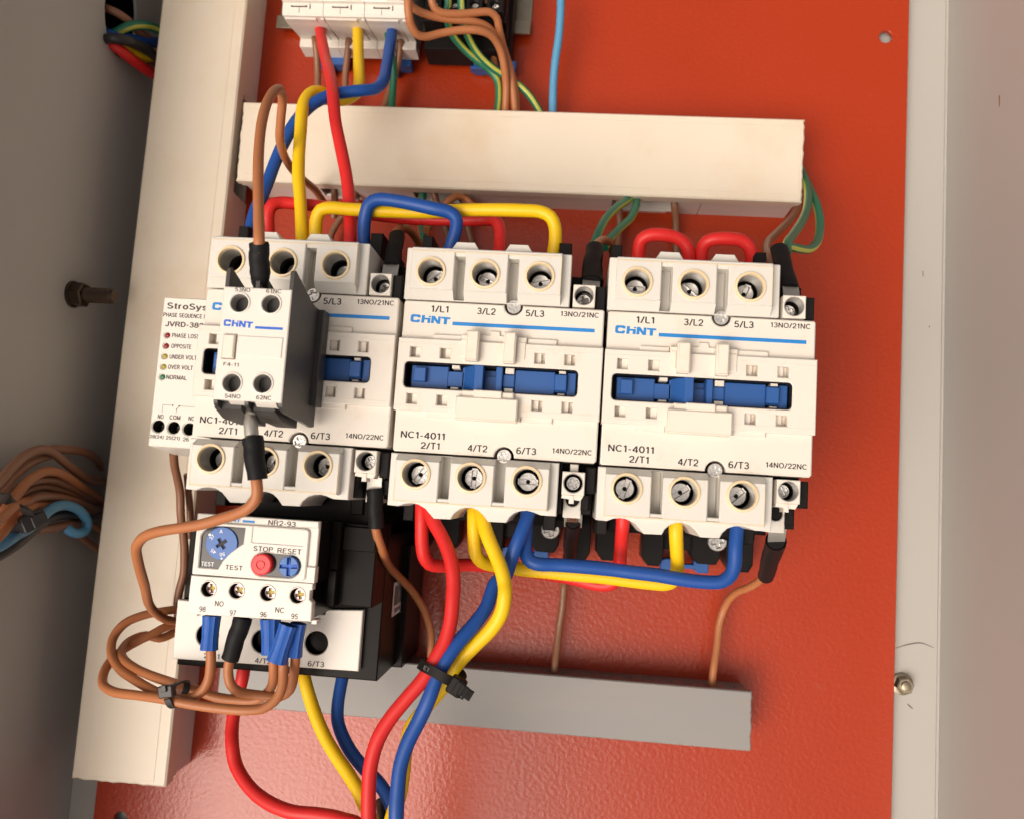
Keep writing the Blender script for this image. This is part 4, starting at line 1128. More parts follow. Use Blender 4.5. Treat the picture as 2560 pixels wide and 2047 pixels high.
 'brown_top_c':[(-86.0,220.3,64.0),(-85.4,213.3,62.0),(-84.7,210.1,58.0),(-82.6,208.2,54.0),(-79.2,208.9,51.0),(-72.5,212.5,48.0),(-63.3,215.5,46.0),(-55.4,216.7,44.0),(-49.8,216.6,40.0),(-46.0,213.8,34.0),(-43.8,207.6,28.0),(-42.8,200.3,22.0),(-43.0,189.6,17.0)],
 'brown_top_d':[(-56.0,241.8,34.0),(-53.5,236.6,32.0),(-52.8,235.0,20.0),(-52.4,227.6,14.0),(-50.5,217.0,12.0),(-47.7,205.3,12.0),(-45.2,192.0,12.0)],
 'green_top_a':[(-71.9,237.9,42.0),(-71.9,232.8,40.0),(-72.4,227.2,36.0),(-70.6,222.8,30.0),(-65.5,218.5,25.0),(-58.6,214.3,21.0),(-52.3,211.1,18.0),(-48.2,206.5,16.0),(-47.0,198.8,15.0),(-47.3,190.1,14.0)],
 'green_top_b':[(-65.6,238.1,42.0),(-65.3,231.4,40.0),(-64.2,225.0,36.0),(-61.9,220.6,30.0),(-57.4,215.4,25.0),(-51.2,211.2,21.0),(-44.2,208.1,18.0),(-36.9,204.4,16.0),(-31.1,199.3,15.0),(-25.1,190.9,14.0)],
 'light_blue_top':[(-18.5,252.0,22.0),(-18.0,240.4,22.0),(-18.2,228.4,20.0),(-19.3,216.2,18.0),(-19.6,205.7,16.0),(-19.1,190.2,14.0)],
 'brown_brk_a':[(-141.5,226.3,28.0),(-143.4,224.3,20.0),(-143.1,218.1,16.0),(-142.8,209.5,13.0),(-142.2,199.0,12.0),(-141.2,190.6,12.0)],
 'brown_brk_b':[(-123.3,226.8,28.0),(-125.6,224.7,20.0),(-126.8,218.6,16.0),(-127.9,210.0,13.0),(-127.7,199.5,12.0),(-127.6,191.0,12.0)],
 'brown_brk_c':[(-97.3,226.6,28.0),(-98.7,224.6,20.0),(-99.8,217.6,16.0),(-101.8,209.9,13.0),(-104.2,201.9,12.0),(-106.3,191.7,12.0)],
 'green_brk':[(-103.4,225.2,30.0),(-103.6,221.3,24.0),(-102.8,215.6,18.0),(-102.1,208.8,15.0),(-102.3,201.4,13.0),(-102.4,191.0,12.0)],
 'brown_slot_a':[(-128.4,153.3,16.0),(-127.9,145.9,14.0),(-128.5,141.6,10.0),(-129.3,134.3,7.0)],
 'brown_slot_b':[(-116.2,153.8,16.0),(-117.6,147.1,12.0),(-121.5,138.6,10.0),(-126.8,130.4,9.0),(-129.4,122.9,9.0),(-124.9,109.1,9.0)],
 'green_slot':[(-82.6,155.1,16.0),(-82.1,146.5,15.0),(-82.2,138.8,14.0),(-81.8,131.0,13.0),(-80.2,123.8,13.0),(-78.8,115.2,12.0)],
 'brown_slot_c':[(-78.1,155.3,16.0),(-76.5,147.1,14.0),(-74.1,140.2,11.0),(-71.0,132.8,9.0),(-68.6,125.1,8.0),(-67.3,113.7,8.0)],
 'brown_slot_d':[(-55.3,139.6,17.0),(-60.2,143.9,18.0),(-63.9,143.6,20.0),(-68.0,139.7,22.0),(-73.6,131.5,22.0),(-76.2,122.4,30.0)],
 'brown_slot_e':[(-69.8,152.3,16.0),(-64.8,147.2,15.0),(-60.8,142.4,13.0),(-59.8,134.6,10.0),(-57.0,125.6,8.0),(-54.6,114.3,8.0)],
 'brown_coil_a':[(-75.6,91.0,92.0),(-77.2,101.8,86.0),(-78.5,107.6,76.0),(-78.3,111.4,66.0),(-78.1,113.8,54.0),(-77.6,113.7,42.0),(-76.0,111.1,34.0)],
 'brown_coil_b':[(5.0,91.1,92.0),(5.0,98.4,87.0),(6.1,104.7,78.0),(8.6,109.9,66.0),(11.3,112.8,54.0),(13.4,112.4,44.0),(14.9,107.5,36.0)],
 'green_coil_b1':[(3.7,103.2,60.0),(4.4,109.3,56.0),(6.8,118.7,50.0),(9.9,127.8,42.0),(14.6,136.0,34.0),(19.8,142.7,26.0),(23.8,148.8,20.0)],
 'green_coil_b2':[(9.4,109.5,56.0),(12.0,115.8,50.0),(16.6,123.6,42.0),(21.4,131.0,34.0),(24.0,138.5,28.0),(24.8,144.7,22.0),(23.9,150.2,18.0)],
 'brown_slot_f':[(15.2,151.4,14.0),(16.5,145.3,12.0),(17.4,140.9,9.0),(17.7,131.9,7.0),(17.2,122.2,7.0)],
 'brown_slot_g':[(43.0,151.8,16.0),(43.9,145.7,14.0),(45.2,140.3,10.0),(46.1,133.1,7.0),(46.8,123.8,6.0)],
 'brown_coil_c':[(76.7,95.1,84.0),(76.2,100.7,80.0),(76.9,107.1,70.0),(80.2,114.8,58.0),(87.3,124.1,44.0),(96.0,134.9,30.0),(101.8,144.6,20.0),(104.1,153.6,14.0)],
 'green_coil_c1':[(83.0,103.8,78.0),(84.1,109.1,74.0),(89.0,116.5,64.0),(95.4,126.1,52.0),(100.2,135.4,42.0),(103.0,144.1,34.0),(104.6,153.0,26.0),(104.3,162.9,18.0),(103.0,169.2,14.0)],
 'green_coil_c2':[(79.9,101.4,82.0),(81.3,105.2,78.0),(84.4,108.0,74.0),(90.1,109.2,68.0),(96.7,111.6,60.0),(102.3,117.3,52.0),(105.8,126.2,44.0),(107.1,134.5,38.0),(107.1,143.1,32.0),(106.1,152.2,25.0),(105.0,160.9,18.0),(103.0,167.8,14.0)],
 'brown_coil_low_a':[(-74.0,-7.8,100.0),(-73.0,-15.9,99.0),(-72.1,-20.5,97.0),(-70.9,-26.1,92.0),(-71.4,-29.7,84.0),(-71.8,-35.4,68.0),(-69.9,-42.0,50.0),(-67.4,-48.0,38.0),(-63.1,-58.0,27.0),(-60.7,-68.8,20.0),(-60.7,-79.5,16.0),(-61.4,-89.5,12.0)],
 'brown_coil_low_b':[(1.5,-19.9,60.0),(1.4,-26.9,46.0),(0.7,-34.1,30.0),(0.4,-41.2,14.0),(0.3,-51.6,12.0),(-0.7,-62.9,11.0),(-1.1,-71.9,12.0),(-1.6,-79.8,14.0),(-1.7,-87.9,14.0)],
 'brown_coil_low_c':[(87.6,-20.4,50.0),(87.5,-27.8,40.0),(86.9,-32.1,34.0),(83.4,-36.1,28.0),(80.0,-38.9,22.0),(77.5,-43.3,16.0),(75.8,-48.9,12.0),(74.4,-55.3,11.0),(73.5,-65.2,12.0),(72.1,-74.8,14.0),(71.2,-85.6,14.0)],
 'brown_aux_low':[(-104.0,6.3,146.0),(-102.7,-0.7,147.0),(-101.9,-4.6,147.0),(-102.4,-7.7,146.0),(-104.6,-10.6,145.0),(-109.2,-13.1,143.0),(-116.0,-15.4,140.0),(-124.5,-18.1,137.0),(-133.7,-20.1,134.0),(-142.8,-22.1,130.0),(-150.4,-24.9,125.0),(-155.1,-28.9,120.0),(-157.8,-34.3,113.0),(-160.0,-40.5,105.0),(-161.4,-45.2,99.0),(-171.3,-56.7,74.0),(-174.2,-61.8,62.0),(-174.2,-66.1,52.0),(-170.7,-68.6,44.0)],
 'loop_a':[(-133.6,-61.7,98.0),(-132.6,-66.7,99.0),(-132.0,-72.5,99.0),(-132.2,-78.3,99.0),(-134.2,-82.8,99.0),(-137.9,-85.7,99.0),(-143.3,-86.7,99.0),(-148.7,-86.5,98.0),(-158.1,-85.7,92.0),(-169.6,-84.5,84.0),(-180.3,-82.7,76.0),(-187.5,-78.8,70.0),(-190.7,-73.0,64.0),(-188.6,-67.8,60.0),(-184.4,-65.1,56.0),(-179.5,-63.6,52.0),(-175.2,-62.8,48.0),(-169.9,-62.3,44.0)],
 'loop_b':[(-105.1,-59.5,98.0),(-103.8,-66.0,100.0),(-103.3,-72.3,100.0),(-102.7,-77.2,101.0),(-103.9,-82.2,102.0),(-108.3,-86.0,103.0),(-114.9,-87.1,104.0),(-123.9,-87.3,104.0),(-135.2,-87.1,103.0),(-146.7,-86.3,102.0),(-161.4,-87.7,95.0),(-175.3,-89.0,88.0),(-183.1,-87.9,82.0),(-186.4,-84.5,76.0),(-187.2,-81.3,70.0),(-187.6,-79.0,62.0),(-184.7,-76.3,57.0),(-179.6,-73.1,54.0),(-175.5,-70.1,50.0),(-170.7,-68.6,44.0)],
 'loop_c':[(-124.4,-66.2,98.0),(-124.8,-70.7,99.0),(-125.3,-75.6,98.0),(-124.0,-80.4,97.0),(-121.4,-83.2,95.0),(-117.2,-84.1,93.0),(-111.4,-84.5,92.0),(-106.2,-84.4,91.0),(-103.0,-81.8,91.0),(-101.7,-76.7,92.0),(-100.6,-70.2,95.0),(-99.8,-64.9,98.0)],
 'loop_d':[(-109.5,-61.6,98.0),(-108.8,-67.5,97.0),(-108.7,-73.7,95.0),(-109.7,-79.7,92.0),(-112.2,-83.9,90.0),(-116.6,-87.2,89.0),(-124.1,-87.8,89.0),(-132.5,-87.1,90.0),(-141.1,-84.6,91.0),(-148.4,-82.9,92.0),(-159.4,-81.9,88.0),(-171.6,-81.2,80.0),(-181.2,-79.8,72.0),(-185.4,-78.1,66.0),(-186.8,-75.3,56.0),(-182.2,-73.5,53.0),(-177.1,-74.9,50.0),(-173.6,-73.3,46.0),(-170.0,-70.9,42.0)],
 'brown_vertical':[(-174.7,11.2,62.0),(-176.0,8.2,58.0),(-177.8,1.9,52.0),(-178.6,-4.4,46.0),(-178.6,-10.9,42.0),(-178.6,-18.1,40.0),(-177.3,-25.1,40.0),(-175.6,-31.5,40.0),(-174.4,-39.6,40.0),(-173.9,-47.6,40.0),(-175.0,-54.0,40.0),(-175.4,-60.4,40.0),(-174.2,-68.0,40.0)],
 'brown_vertical_b':[(-177.2,-2.0,40.0),(-177.7,-9.7,36.0),(-177.5,-15.3,34.0),(-177.4,-22.0,32.0),(-176.7,-32.0,32.0)],
 'hole_red':[(-246.0,214.1,32.8),(-240.0,209.1,35.6),(-237.0,207.3,31.8),(-235.0,206.6,25.0),(-233.0,206.6,16.8),(-231.0,207.9,5.8),(-228.0,206.5,0.9)],
 'hole_black':[(-246.0,210.7,37.4),(-239.0,209.9,40.8),(-234.0,210.8,37.8),(-232.0,212.8,30.6),(-230.0,213.8,24.0),(-228.0,213.3,17.9),(-225.0,212.0,13.4)],
 'hole_yellow':[(-246.0,215.2,30.8),(-240.0,211.6,30.7),(-237.0,211.8,25.9),(-235.0,212.5,19.1),(-233.0,215.5,13.8),(-230.0,222.0,8.3)],
 'hole_blue':[(-248.0,217.5,34.4),(-242.0,213.9,36.4),(-237.0,215.8,30.2),(-234.0,220.1,20.2),(-232.0,224.2,12.6),(-228.0,228.8,5.9)],
 'hole_green':[(-246.0,214.6,32.9),(-239.0,217.2,34.7),(-234.0,221.0,33.3),(-231.0,224.6,28.0),(-229.0,227.3,21.5),(-225.0,227.4,14.2)],
 'hole_brown':[(-250.0,228.8,37.5),(-244.0,226.6,38.8),(-239.0,225.0,37.4),(-236.0,224.0,32.6),(-234.0,222.4,26.7),(-234.0,224.7,13.9)],
 'hole_brown_b':[(-240.0,215.7,22.4),(-238.0,214.6,14.0),(-237.0,215.6,6.2),(-234.0,217.4,-3.2)],
 'bundle_a':[(-220.0,-12.7,110.7),(-222.0,-9.2,103.5),(-224.0,-4.1,95.6),(-226.0,1.4,85.2),(-227.0,4.6,74.6),(-228.0,4.3,65.0),(-230.0,0.6,52.9),(-233.0,-3.3,38.5),(-236.0,-7.3,21.4),(-238.0,-8.5,3.5),(-238.0,-8.7,-7.4)],
 'bundle_b':[(-234.0,2.6,62.1),(-233.0,5.1,57.6),(-233.0,5.8,47.4),(-235.0,5.7,31.4),(-237.0,4.0,18.1),(-240.0,0.8,6.8),(-246.0,-4.0,-4.9)],
 'bundle_c':[(-224.0,-17.5,104.4),(-226.0,-12.6,96.0),(-228.0,-7.4,87.2),(-230.0,-1.3,75.2),(-232.0,2.2,61.8),(-233.0,4.1,54.0)],
 'bundle_d':[(-216.0,-26.0,112.4),(-218.0,-20.2,104.3),(-220.0,-15.0,96.4),(-222.0,-8.9,86.9),(-224.0,-5.1,75.6),(-227.0,-4.5,62.4),(-230.0,-6.4,48.9),(-234.0,-11.0,30.7),(-239.0,-16.3,7.6),(-245.0,-19.8,-10.7)],
 'bundle_e':[(-226.0,-21.5,86.7),(-227.0,-17.9,79.4),(-229.0,-15.8,69.2),(-231.0,-15.8,55.7),(-233.0,-17.2,41.1),(-236.0,-20.1,22.8),(-240.0,-24.1,2.2)],
 'bundle_f':[(-234.0,-18.3,78.1),(-234.0,-13.9,70.0),(-235.0,-11.6,59.6),(-236.0,-12.4,47.1),(-237.0,-14.5,33.6),(-239.0,-17.5,18.4),(-244.0,-20.9,-4.9)],
 'bundle_g':[(-220.0,-32.3,105.8),(-220.0,-29.0,101.2),(-222.0,-25.3,94.4),(-224.0,-21.4,86.0),(-230.0,-19.4,68.6),(-234.0,-19.1,53.0),(-236.0,-19.9,37.7),(-238.0,-23.7,16.8),(-241.0,-27.3,-1.2)],
 'bundle_h':[(-212.0,-24.7,118.1),(-214.0,-22.0,110.8),(-216.0,-19.2,103.3),(-222.0,-17.5,88.1),(-233.0,-17.4,64.6),(-236.0,-18.2,50.2)],
 'bundle_i':[(-230.0,-29.5,71.3),(-230.0,-30.0,63.5),(-232.0,-30.0,51.5),(-234.0,-29.2,39.0),(-237.0,-28.3,22.4),(-239.0,-23.9,9.1),(-244.0,-20.9,-7.1)],
 'bundle_blue':[(-224.0,-36.1,100.4),(-224.0,-34.2,94.1),(-225.0,-31.2,85.6),(-226.0,-28.4,75.9),(-226.0,-24.9,69.6),(-227.0,-21.3,62.4),(-228.0,-19.5,53.7),(-229.0,-20.2,43.3),(-230.0,-23.1,33.8),(-230.0,-27.4,28.2),(-230.0,-31.3,27.9),(-230.0,-33.0,32.8),(-231.0,-32.3,37.7),(-233.0,-30.5,39.4)],
 'bundle_black':[(-228.0,-40.5,94.1),(-228.0,-38.6,88.4),(-228.0,-35.7,81.2),(-229.0,-31.9,72.3),(-230.0,-28.3,63.8),(-232.0,-25.2,52.4),(-234.0,-24.4,38.2),(-236.0,-25.4,23.6),(-237.0,-27.0,10.8),(-240.0,-24.2,-3.1)],
 'bundle_j':[(-238.0,-32.5,26.6),(-238.0,-36.2,18.2),(-238.0,-40.1,9.5),(-238.0,-44.3,-0.6)],
 'bundle_k':[(-240.0,-26.1,17.0),(-238.0,-30.2,10.5),(-237.0,-34.0,2.1),(-237.0,-37.4,-7.2)],
 'bundle_l':[(-228.0,-21.0,97.0),(-229.0,-16.0,88.4),(-230.0,-11.3,79.3),(-231.0,-8.7,69.2),(-232.0,-8.0,57.4),(-234.0,-10.0,42.8),(-237.0,-14.5,24.2),(-243.0,-19.0,-1.8)],
}

WT = {
 # key: (name, material, radius, group, label)
 'red_feed': ('power_cable', 'red_w', 2.5, 'breaker cables', 'red cable from the breaker crossing over the blue one down to the left contactor'),
 'yellow_feed': ('power_cable', 'yellow_w', 2.5, 'breaker cables', 'yellow cable from the breaker bending behind red and blue to the left contactor'),
 'blue_feed': ('power_cable', 'blue_w', 2.5, 'breaker cables', 'blue cable sweeping from the breaker across the horizontal trunking to the far left'),
 'brown_aux_top': ('control_wire', 'brown_w', 1.55, 'control wires', 'brown wire looping up from the top of the auxiliary contact block'),
 'red_jumper': ('jumper_cable', 'red_w', 2.4, 'jumper cables', 'red jumper mostly hidden behind the long yellow one, joining left and middle contactors'),
 'yellow_jumper': ('jumper_cable', 'yellow_w', 2.5, 'jumper cables', 'long yellow jumper over the tops of the left and middle contactors'),
 'blue_jumper': ('jumper_cable', 'blue_w', 2.5, 'jumper cables', 'short blue jumper arching between the left and middle contactors'),
 'red_loop_a': ('wire_loop', 'red_w', 2.45, 'red loops', 'red loop between the first and second top terminals of the right contactor'),
 'red_loop_b': ('wire_loop', 'red_w', 2.45, 'red loops', 'red loop between the second and third top terminals of the right contactor'),
 'red_lower_jumper': ('jumper_cable', 'red_w', 2.5, 'jumper cables', 'red jumper below the contactors, running behind the yellow and blue ones'),
 'yellow_lower_jumper': ('jumper_cable', 'yellow_w', 2.5, 'jumper cables', 'yellow jumper below the middle and right contactors, just under the blue one'),
 'blue_lower_jumper': ('jumper_cable', 'blue_w', 2.5, 'jumper cables', 'blue jumper from the middle to the right contactor, frontmost of those below'),
 'red_out': ('power_cable', 'red_w', 2.5, 'cables in the black tie', 'red cable from the middle contactor through the big black cable tie'),
 'yellow_out': ('power_cable', 'yellow_w', 2.5, 'cables in the black tie', 'yellow cable from the middle contactor passing behind the blue one at the tie'),
 'blue_out': ('power_cable', 'blue_w', 2.5, 'cables in the black tie', 'blue cable from the middle contactor crossing to the front of the tied bundle'),
 'red_relay_out': ('power_cable', 'red_w', 2.5, 'overload relay cables', 'red cable leaving the overload relay and curving along the bottom edge'),
 'yellow_relay_out': ('power_cable', 'yellow_w', 2.5, 'overload relay cables', 'yellow cable slanting down from under the overload relay'),
 'blue_relay_out': ('power_cable', 'blue_w', 2.5, 'overload relay cables', 'blue cable leaving the right underside of the overload relay'),
 'black_out': ('power_cable', 'black_w', 2.4, None, 'short piece of black cable between red and blue at the bottom edge'),
 'brown_top_a': ('control_wire', 'brown_w', 1.6, 'brown wires at the top', 'brown wire in the middle of the three that bend right beside the breaker'),
 'brown_top_b': ('control_wire', 'brown_w', 1.6, 'brown wires at the top', 'brown wire uppermost of the three bending in front of the relay socket'),
 'brown_top_c': ('control_wire', 'brown_w', 1.6, 'brown wires at the top', 'brown wire dipping lowest beside the breaker before turning to the trunking'),
 'brown_top_d': ('control_wire', 'brown_w', 1.5, 'brown wires at the top', 'brown wire in shade under the relay socket behind the other browns'),
 'green_top_a': ('earth_wire', 'green_w', 1.6, 'green and yellow wires', 'left green and yellow wire under the relay socket'),
 'green_top_b': ('earth_wire', 'green_w', 1.6, 'green and yellow wires', 'green and yellow wire slanting right behind the browns to the trunking'),
 'light_blue_top': ('control_wire', 'lblue_w', 1.75, None, 'light blue wire running straight down the red plate to the trunking'),
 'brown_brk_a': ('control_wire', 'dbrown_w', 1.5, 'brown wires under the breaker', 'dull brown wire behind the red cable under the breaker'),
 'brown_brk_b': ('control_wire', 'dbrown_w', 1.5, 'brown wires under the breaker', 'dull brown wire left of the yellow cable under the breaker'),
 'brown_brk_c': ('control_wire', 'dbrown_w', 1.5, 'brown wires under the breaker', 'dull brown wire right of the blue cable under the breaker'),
 'green_brk': ('earth_wire', 'green_w', 1.6, 'green and yellow wires', 'green wire behind the blue cable under the breaker'),
 'brown_slot_a': ('control_wire', 'dbrown_w', 1.5, 'wires from the trunking slots', 'brown wire in the leftmost slot under the horizontal trunking'),
 'brown_slot_b': ('control_wire', 'dbrown_w', 1.5, 'wires from the trunking slots', 'brown wire running behind the red and yellow jumpers to the left contactor'),
 'green_slot': ('earth_wire', 'green_w', 1.6, 'green and yellow wires', 'green and yellow wire behind the blue jumper'),
 'brown_slot_c': ('control_wire', 'dbrown_w', 1.5, 'wires from the trunking slots', 'brown wire dropping behind the yellow jumper next to the green one'),
 'brown_slot_d': ('control_wire', 'brown_w', 1.55, 'wires from the trunking slots', 'brown wire crossing another right under the horizontal trunking'),
 'brown_slot_e': ('control_wire', 'dbrown_w', 1.5, 'wires from the trunking slots', 'brown wire passing under the crossing one beneath the trunking'),
 'brown_coil_a': ('control_wire', 'brown_w', 1.55, 'coil wires', 'brown wire with black sleeve at the upper coil terminal of the left contactor'),
 'brown_coil_b': ('control_wire', 'brown_w', 1.55, 'coil wires', 'brown wire with black sleeve at the upper coil terminal of the middle contactor'),
 'green_coil_b1': ('earth_wire', 'green_w', 1.6, 'green and yellow wires', 'left green and yellow wire going to the middle contactor coil sleeve'),
 'green_coil_b2': ('earth_wire', 'green_w', 1.6, 'green and yellow wires', 'right green and yellow wire bowing to the middle contactor coil sleeve'),
 'brown_slot_f': ('control_wire', 'dbrown_w', 1.5, 'wires from the trunking slots', 'brown wire on the plate behind the pair of green wires'),
 'brown_slot_g': ('control_wire', 'dbrown_w', 1.5, 'wires from the trunking slots', 'brown wire coming down behind the red loops of the right contactor'),
 'brown_coil_c': ('control_wire', 'dbrown_w', 1.55, 'coil wires', 'brown wire from the right end of the horizontal trunking to a black sleeve'),
 'green_coil_c1': ('earth_wire', 'green_w', 1.6, 'green and yellow wires', 'inner green and yellow wire at the right end of the trunking'),
 'green_coil_c2': ('earth_wire', 'green_w', 1.6, 'green and yellow wires', 'outer green and yellow wire looping widest at the right end of the trunking'),
 'brown_coil_low_a': ('control_wire', 'brown_w', 1.5, 'coil wires', 'brown wire sloping from the lower coil terminal of the left contactor'),
 'brown_coil_low_b': ('control_wire', 'dbrown_w', 1.5, 'coil wires', 'brown wire under the middle contactor running straight into the grey trunking'),
 'brown_coil_low_c': ('control_wire', 'brown_w', 1.5, 'coil wires', 'brown wire bending under the right contactor down to the grey trunking'),
 'brown_aux_low': ('control_wire', 'brown_w', 1.6, 'control wires', 'brown wire from under the auxiliary block making a wide bend over the left trunking'),
 'loop_a': ('control_wire', 'brown_w', 1.6, 'overload relay wires', 'brown wire with blue end sleeve at terminal 98 looping left over the trunking'),
 'loop_b': ('control_wire', 'brown_w', 1.6, 'overload relay wires', 'lowest and longest brown loop, from the slanted blue end sleeve at terminal 95'),
 'loop_c': ('control_wire', 'brown_w', 1.6, 'overload relay wires', 'brown wire with black sleeve at terminal 97 turning right to terminal 95'),
 'loop_d': ('control_wire', 'brown_w', 1.6, 'overload relay wires', 'brown wire with blue end sleeve at terminal 96 making the inner loop'),
 'brown_vertical': ('control_wire', 'dbrown_w', 1.6, 'control wires', 'dark brown wire hanging from the phase sequence relay beside the overload relay'),
 'brown_vertical_b': ('control_wire', 'dbrown_w', 1.4, 'control wires', 'dark brown wire mostly hidden behind the left contactor and overload relay'),
 'hole_red': ('power_cable', 'red_w', 2.6, 'cables through the wall hole', 'red cable coming out of the hole in the left wall'),
 'hole_black': ('power_cable', 'black_w', 2.4, 'cables through the wall hole', 'black cable crossing over the others at the hole in the left wall'),
 'hole_yellow': ('power_cable', 'yellow_w', 2.5, 'cables through the wall hole', 'yellow cable under the black one at the hole in the left wall'),
 'hole_blue': ('power_cable', 'blue_w', 2.5, 'cables through the wall hole', 'blue cable above the black one at the hole in the left wall'),
 'hole_green': ('earth_wire', 'green_w', 2.0, 'cables through the wall hole', 'green and yellow wire arching out of the hole in the left wall'),
 'hole_brown': ('control_wire', 'dbrown_w', 1.7, 'cables through the wall hole', 'brown wire highest in the hole in the left wall'),
 'hole_brown_b': ('control_wire', 'dbrown_w', 1.6, 'cables through the wall hole', 'brown wire between the yellow and red cables by the wall hole'),
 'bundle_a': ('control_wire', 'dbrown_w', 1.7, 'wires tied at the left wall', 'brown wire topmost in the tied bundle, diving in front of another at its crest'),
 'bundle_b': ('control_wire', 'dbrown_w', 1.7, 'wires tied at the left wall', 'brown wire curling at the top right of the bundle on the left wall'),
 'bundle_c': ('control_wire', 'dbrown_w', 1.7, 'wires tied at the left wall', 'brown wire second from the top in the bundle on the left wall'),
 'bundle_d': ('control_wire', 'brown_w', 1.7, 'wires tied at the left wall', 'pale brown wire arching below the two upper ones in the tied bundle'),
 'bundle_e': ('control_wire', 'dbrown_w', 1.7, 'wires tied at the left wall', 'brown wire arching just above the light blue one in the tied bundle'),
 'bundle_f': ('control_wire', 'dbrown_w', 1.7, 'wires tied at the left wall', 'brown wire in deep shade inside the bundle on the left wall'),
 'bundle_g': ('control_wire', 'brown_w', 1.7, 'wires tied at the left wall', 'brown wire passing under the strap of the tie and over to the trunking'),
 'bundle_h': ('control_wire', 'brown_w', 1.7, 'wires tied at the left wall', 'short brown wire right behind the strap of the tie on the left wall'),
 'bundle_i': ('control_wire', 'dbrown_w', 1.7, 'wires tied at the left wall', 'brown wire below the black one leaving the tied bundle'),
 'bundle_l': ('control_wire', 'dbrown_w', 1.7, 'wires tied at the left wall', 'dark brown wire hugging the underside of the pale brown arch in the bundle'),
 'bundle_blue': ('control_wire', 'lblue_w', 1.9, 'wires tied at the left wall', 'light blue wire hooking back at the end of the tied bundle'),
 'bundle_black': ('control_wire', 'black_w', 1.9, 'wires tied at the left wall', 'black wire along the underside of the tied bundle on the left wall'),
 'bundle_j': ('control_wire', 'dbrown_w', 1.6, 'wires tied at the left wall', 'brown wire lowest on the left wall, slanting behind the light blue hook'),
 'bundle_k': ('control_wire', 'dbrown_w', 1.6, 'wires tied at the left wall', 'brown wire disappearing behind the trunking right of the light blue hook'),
}
WO = {}
for key, (name, mt, r, grp, label) in WT.items():
    pts = WIRES[key]
    r *= 1.06 if r > 2.2 else (1.2 if mt == 'green_w' else 1.17)
    mb = MB()
    path = spline(pts)
    green = mt == 'green_w'
    rad = [r * (1 + 0.015 * math.sin(i * 0.37 + len(key))) for i in range(len(path))]
    off = {'green_top_a': 4, 'green_top_b': 5, 'green_coil_c1': 3, 'green_coil_c2': 9}.get(key, 9)
    mb.tube(path, r, 16 if r > 2 else 14, 0, stripe=[off % 14, (off + 1) % 14, (off + 7) % 14, (off + 8) % 14] if green else None, radii=rad)
    o = mb.build(name, [mt, 'stripe_w'] if green else [mt], origin=pts[0], sharp=60)
    tag(o, label, 'wire' if name != 'power_cable' else 'cable', grp)
    WO[key] = (o, pts[0])

def on_wire(key, mb, name, mats, sharp=38):
    o, org = WO[key]
    ch = mb.build(name, mats, origin=org, sharp=sharp)
    ch.parent = o
    ch.location = (0, 0, 0)
    return ch

def sleeve(key, p, q, r0, r1, name='sleeve', mt='sleeve', flat=1.0, wall=0.5):
    mb = MB()
    P, Q = Vector(p), Vector(q)
    n = 10
    path = [P.lerp(Q, i / n) + Vector((0.18 * math.sin(i * 0.9), 0, 0.1 * math.sin(i * 1.7))) for i in range(n + 1)]
    mb.tube(path, r0, 18, 0, radii=[r0 + (r1 - r0) * i / n + 0.06 * math.sin(i * 2.1) for i in range(n + 1)], flat=flat, caps=False)
    mb.tube(path, r0, 18, 0, radii=[(r0 + (r1 - r0) * i / n) - wall for i in range(n + 1)], flat=flat, caps=True)
    on_wire(key, mb, name, [mt])

def lug(key, pts, w, t, n='fork_lug'):
    mb = MB()
    mb.ribbon(pts, (1, 0, 0), w, t)
    return on_wire(key, mb, n, ['tin'])

# auxiliary block wires: sleeves, crimp lugs
sleeve('brown_aux_top', (-105.4, 75.0, 157.0), (-106.4, 66.6, 151.5), 3.2, 3.4)
sleeve('brown_aux_top', (-106.4, 66.8, 151.5), (-107.5, 62.8, 147), 3.3, 2.5, name='sleeve_tip')
lug('brown_aux_top', [(-107.6, 64, 148), (-108.5, 60.5, 145)], 4, 0.8)
sleeve('brown_aux_low', (-105.2, 12.0, 147), (-102.2, -1.4, 147), 3.55, 3.2)
mb = MB()
mb.tube([(-107.2, 18.6, 145.5), (-106.6, 17.2, 146.3), (-106.3, 16.2, 146.7), (-105.5, 12.6, 147)], 2.3, 20, 0, radii=[1.9, 2.25, 2.35, 2.3])
mb.ribbon([(-108.6, 25.5, 143), (-108.2, 22.0, 143.6), (-107.3, 18.6, 145)], (1, 0, 0), 3.4, 1.2)
on_wire('brown_aux_low', mb, 'crimp_lug', ['tin'], 50)
mb = MB()
for i in range(9):
    a = random.uniform(0, 6.28); rr = random.uniform(0.2, 1.3)
    mb.tube([(-105.6 + rr * math.cos(a), 13.2, 147 + rr * math.sin(a)), (-105.1 + rr * math.cos(a), 11.6, 147 + rr * math.sin(a))], 0.2, 6)
on_wire('brown_aux_low', mb, 'copper_strands', ['copper'])
# upper coil wires
sleeve('brown_coil_a', (-76.0, 101.2, 89), (-74.6, 84.5, 100), 3.2, 3.6, flat=0.75)
lug('brown_coil_a', [(-74.7, 89, 97.5), (-74.5, 84.5, 101), (-74.2, 79, 104), (-74.2, 72, 106)], 6.2, 0.9)
sleeve('brown_coil_b', (4.8, 100.8, 86), (4.0, 81.8, 102.6), 3.4, 4.3, flat=0.7)
lug('brown_coil_b', [(4.2, 88, 97.5), (4.0, 84.5, 101), (4.0, 79, 104), (4.0, 72, 106)], 6.6, 0.9)
sleeve('brown_coil_c', (78.9, 104.5, 82), (79.8, 83.6, 98), 3.5, 3.4, flat=0.75)
lug('brown_coil_c', [(80.2, 88, 94.5), (79.6, 82.5, 100), (79.3, 72, 105)], 6.0, 0.9)
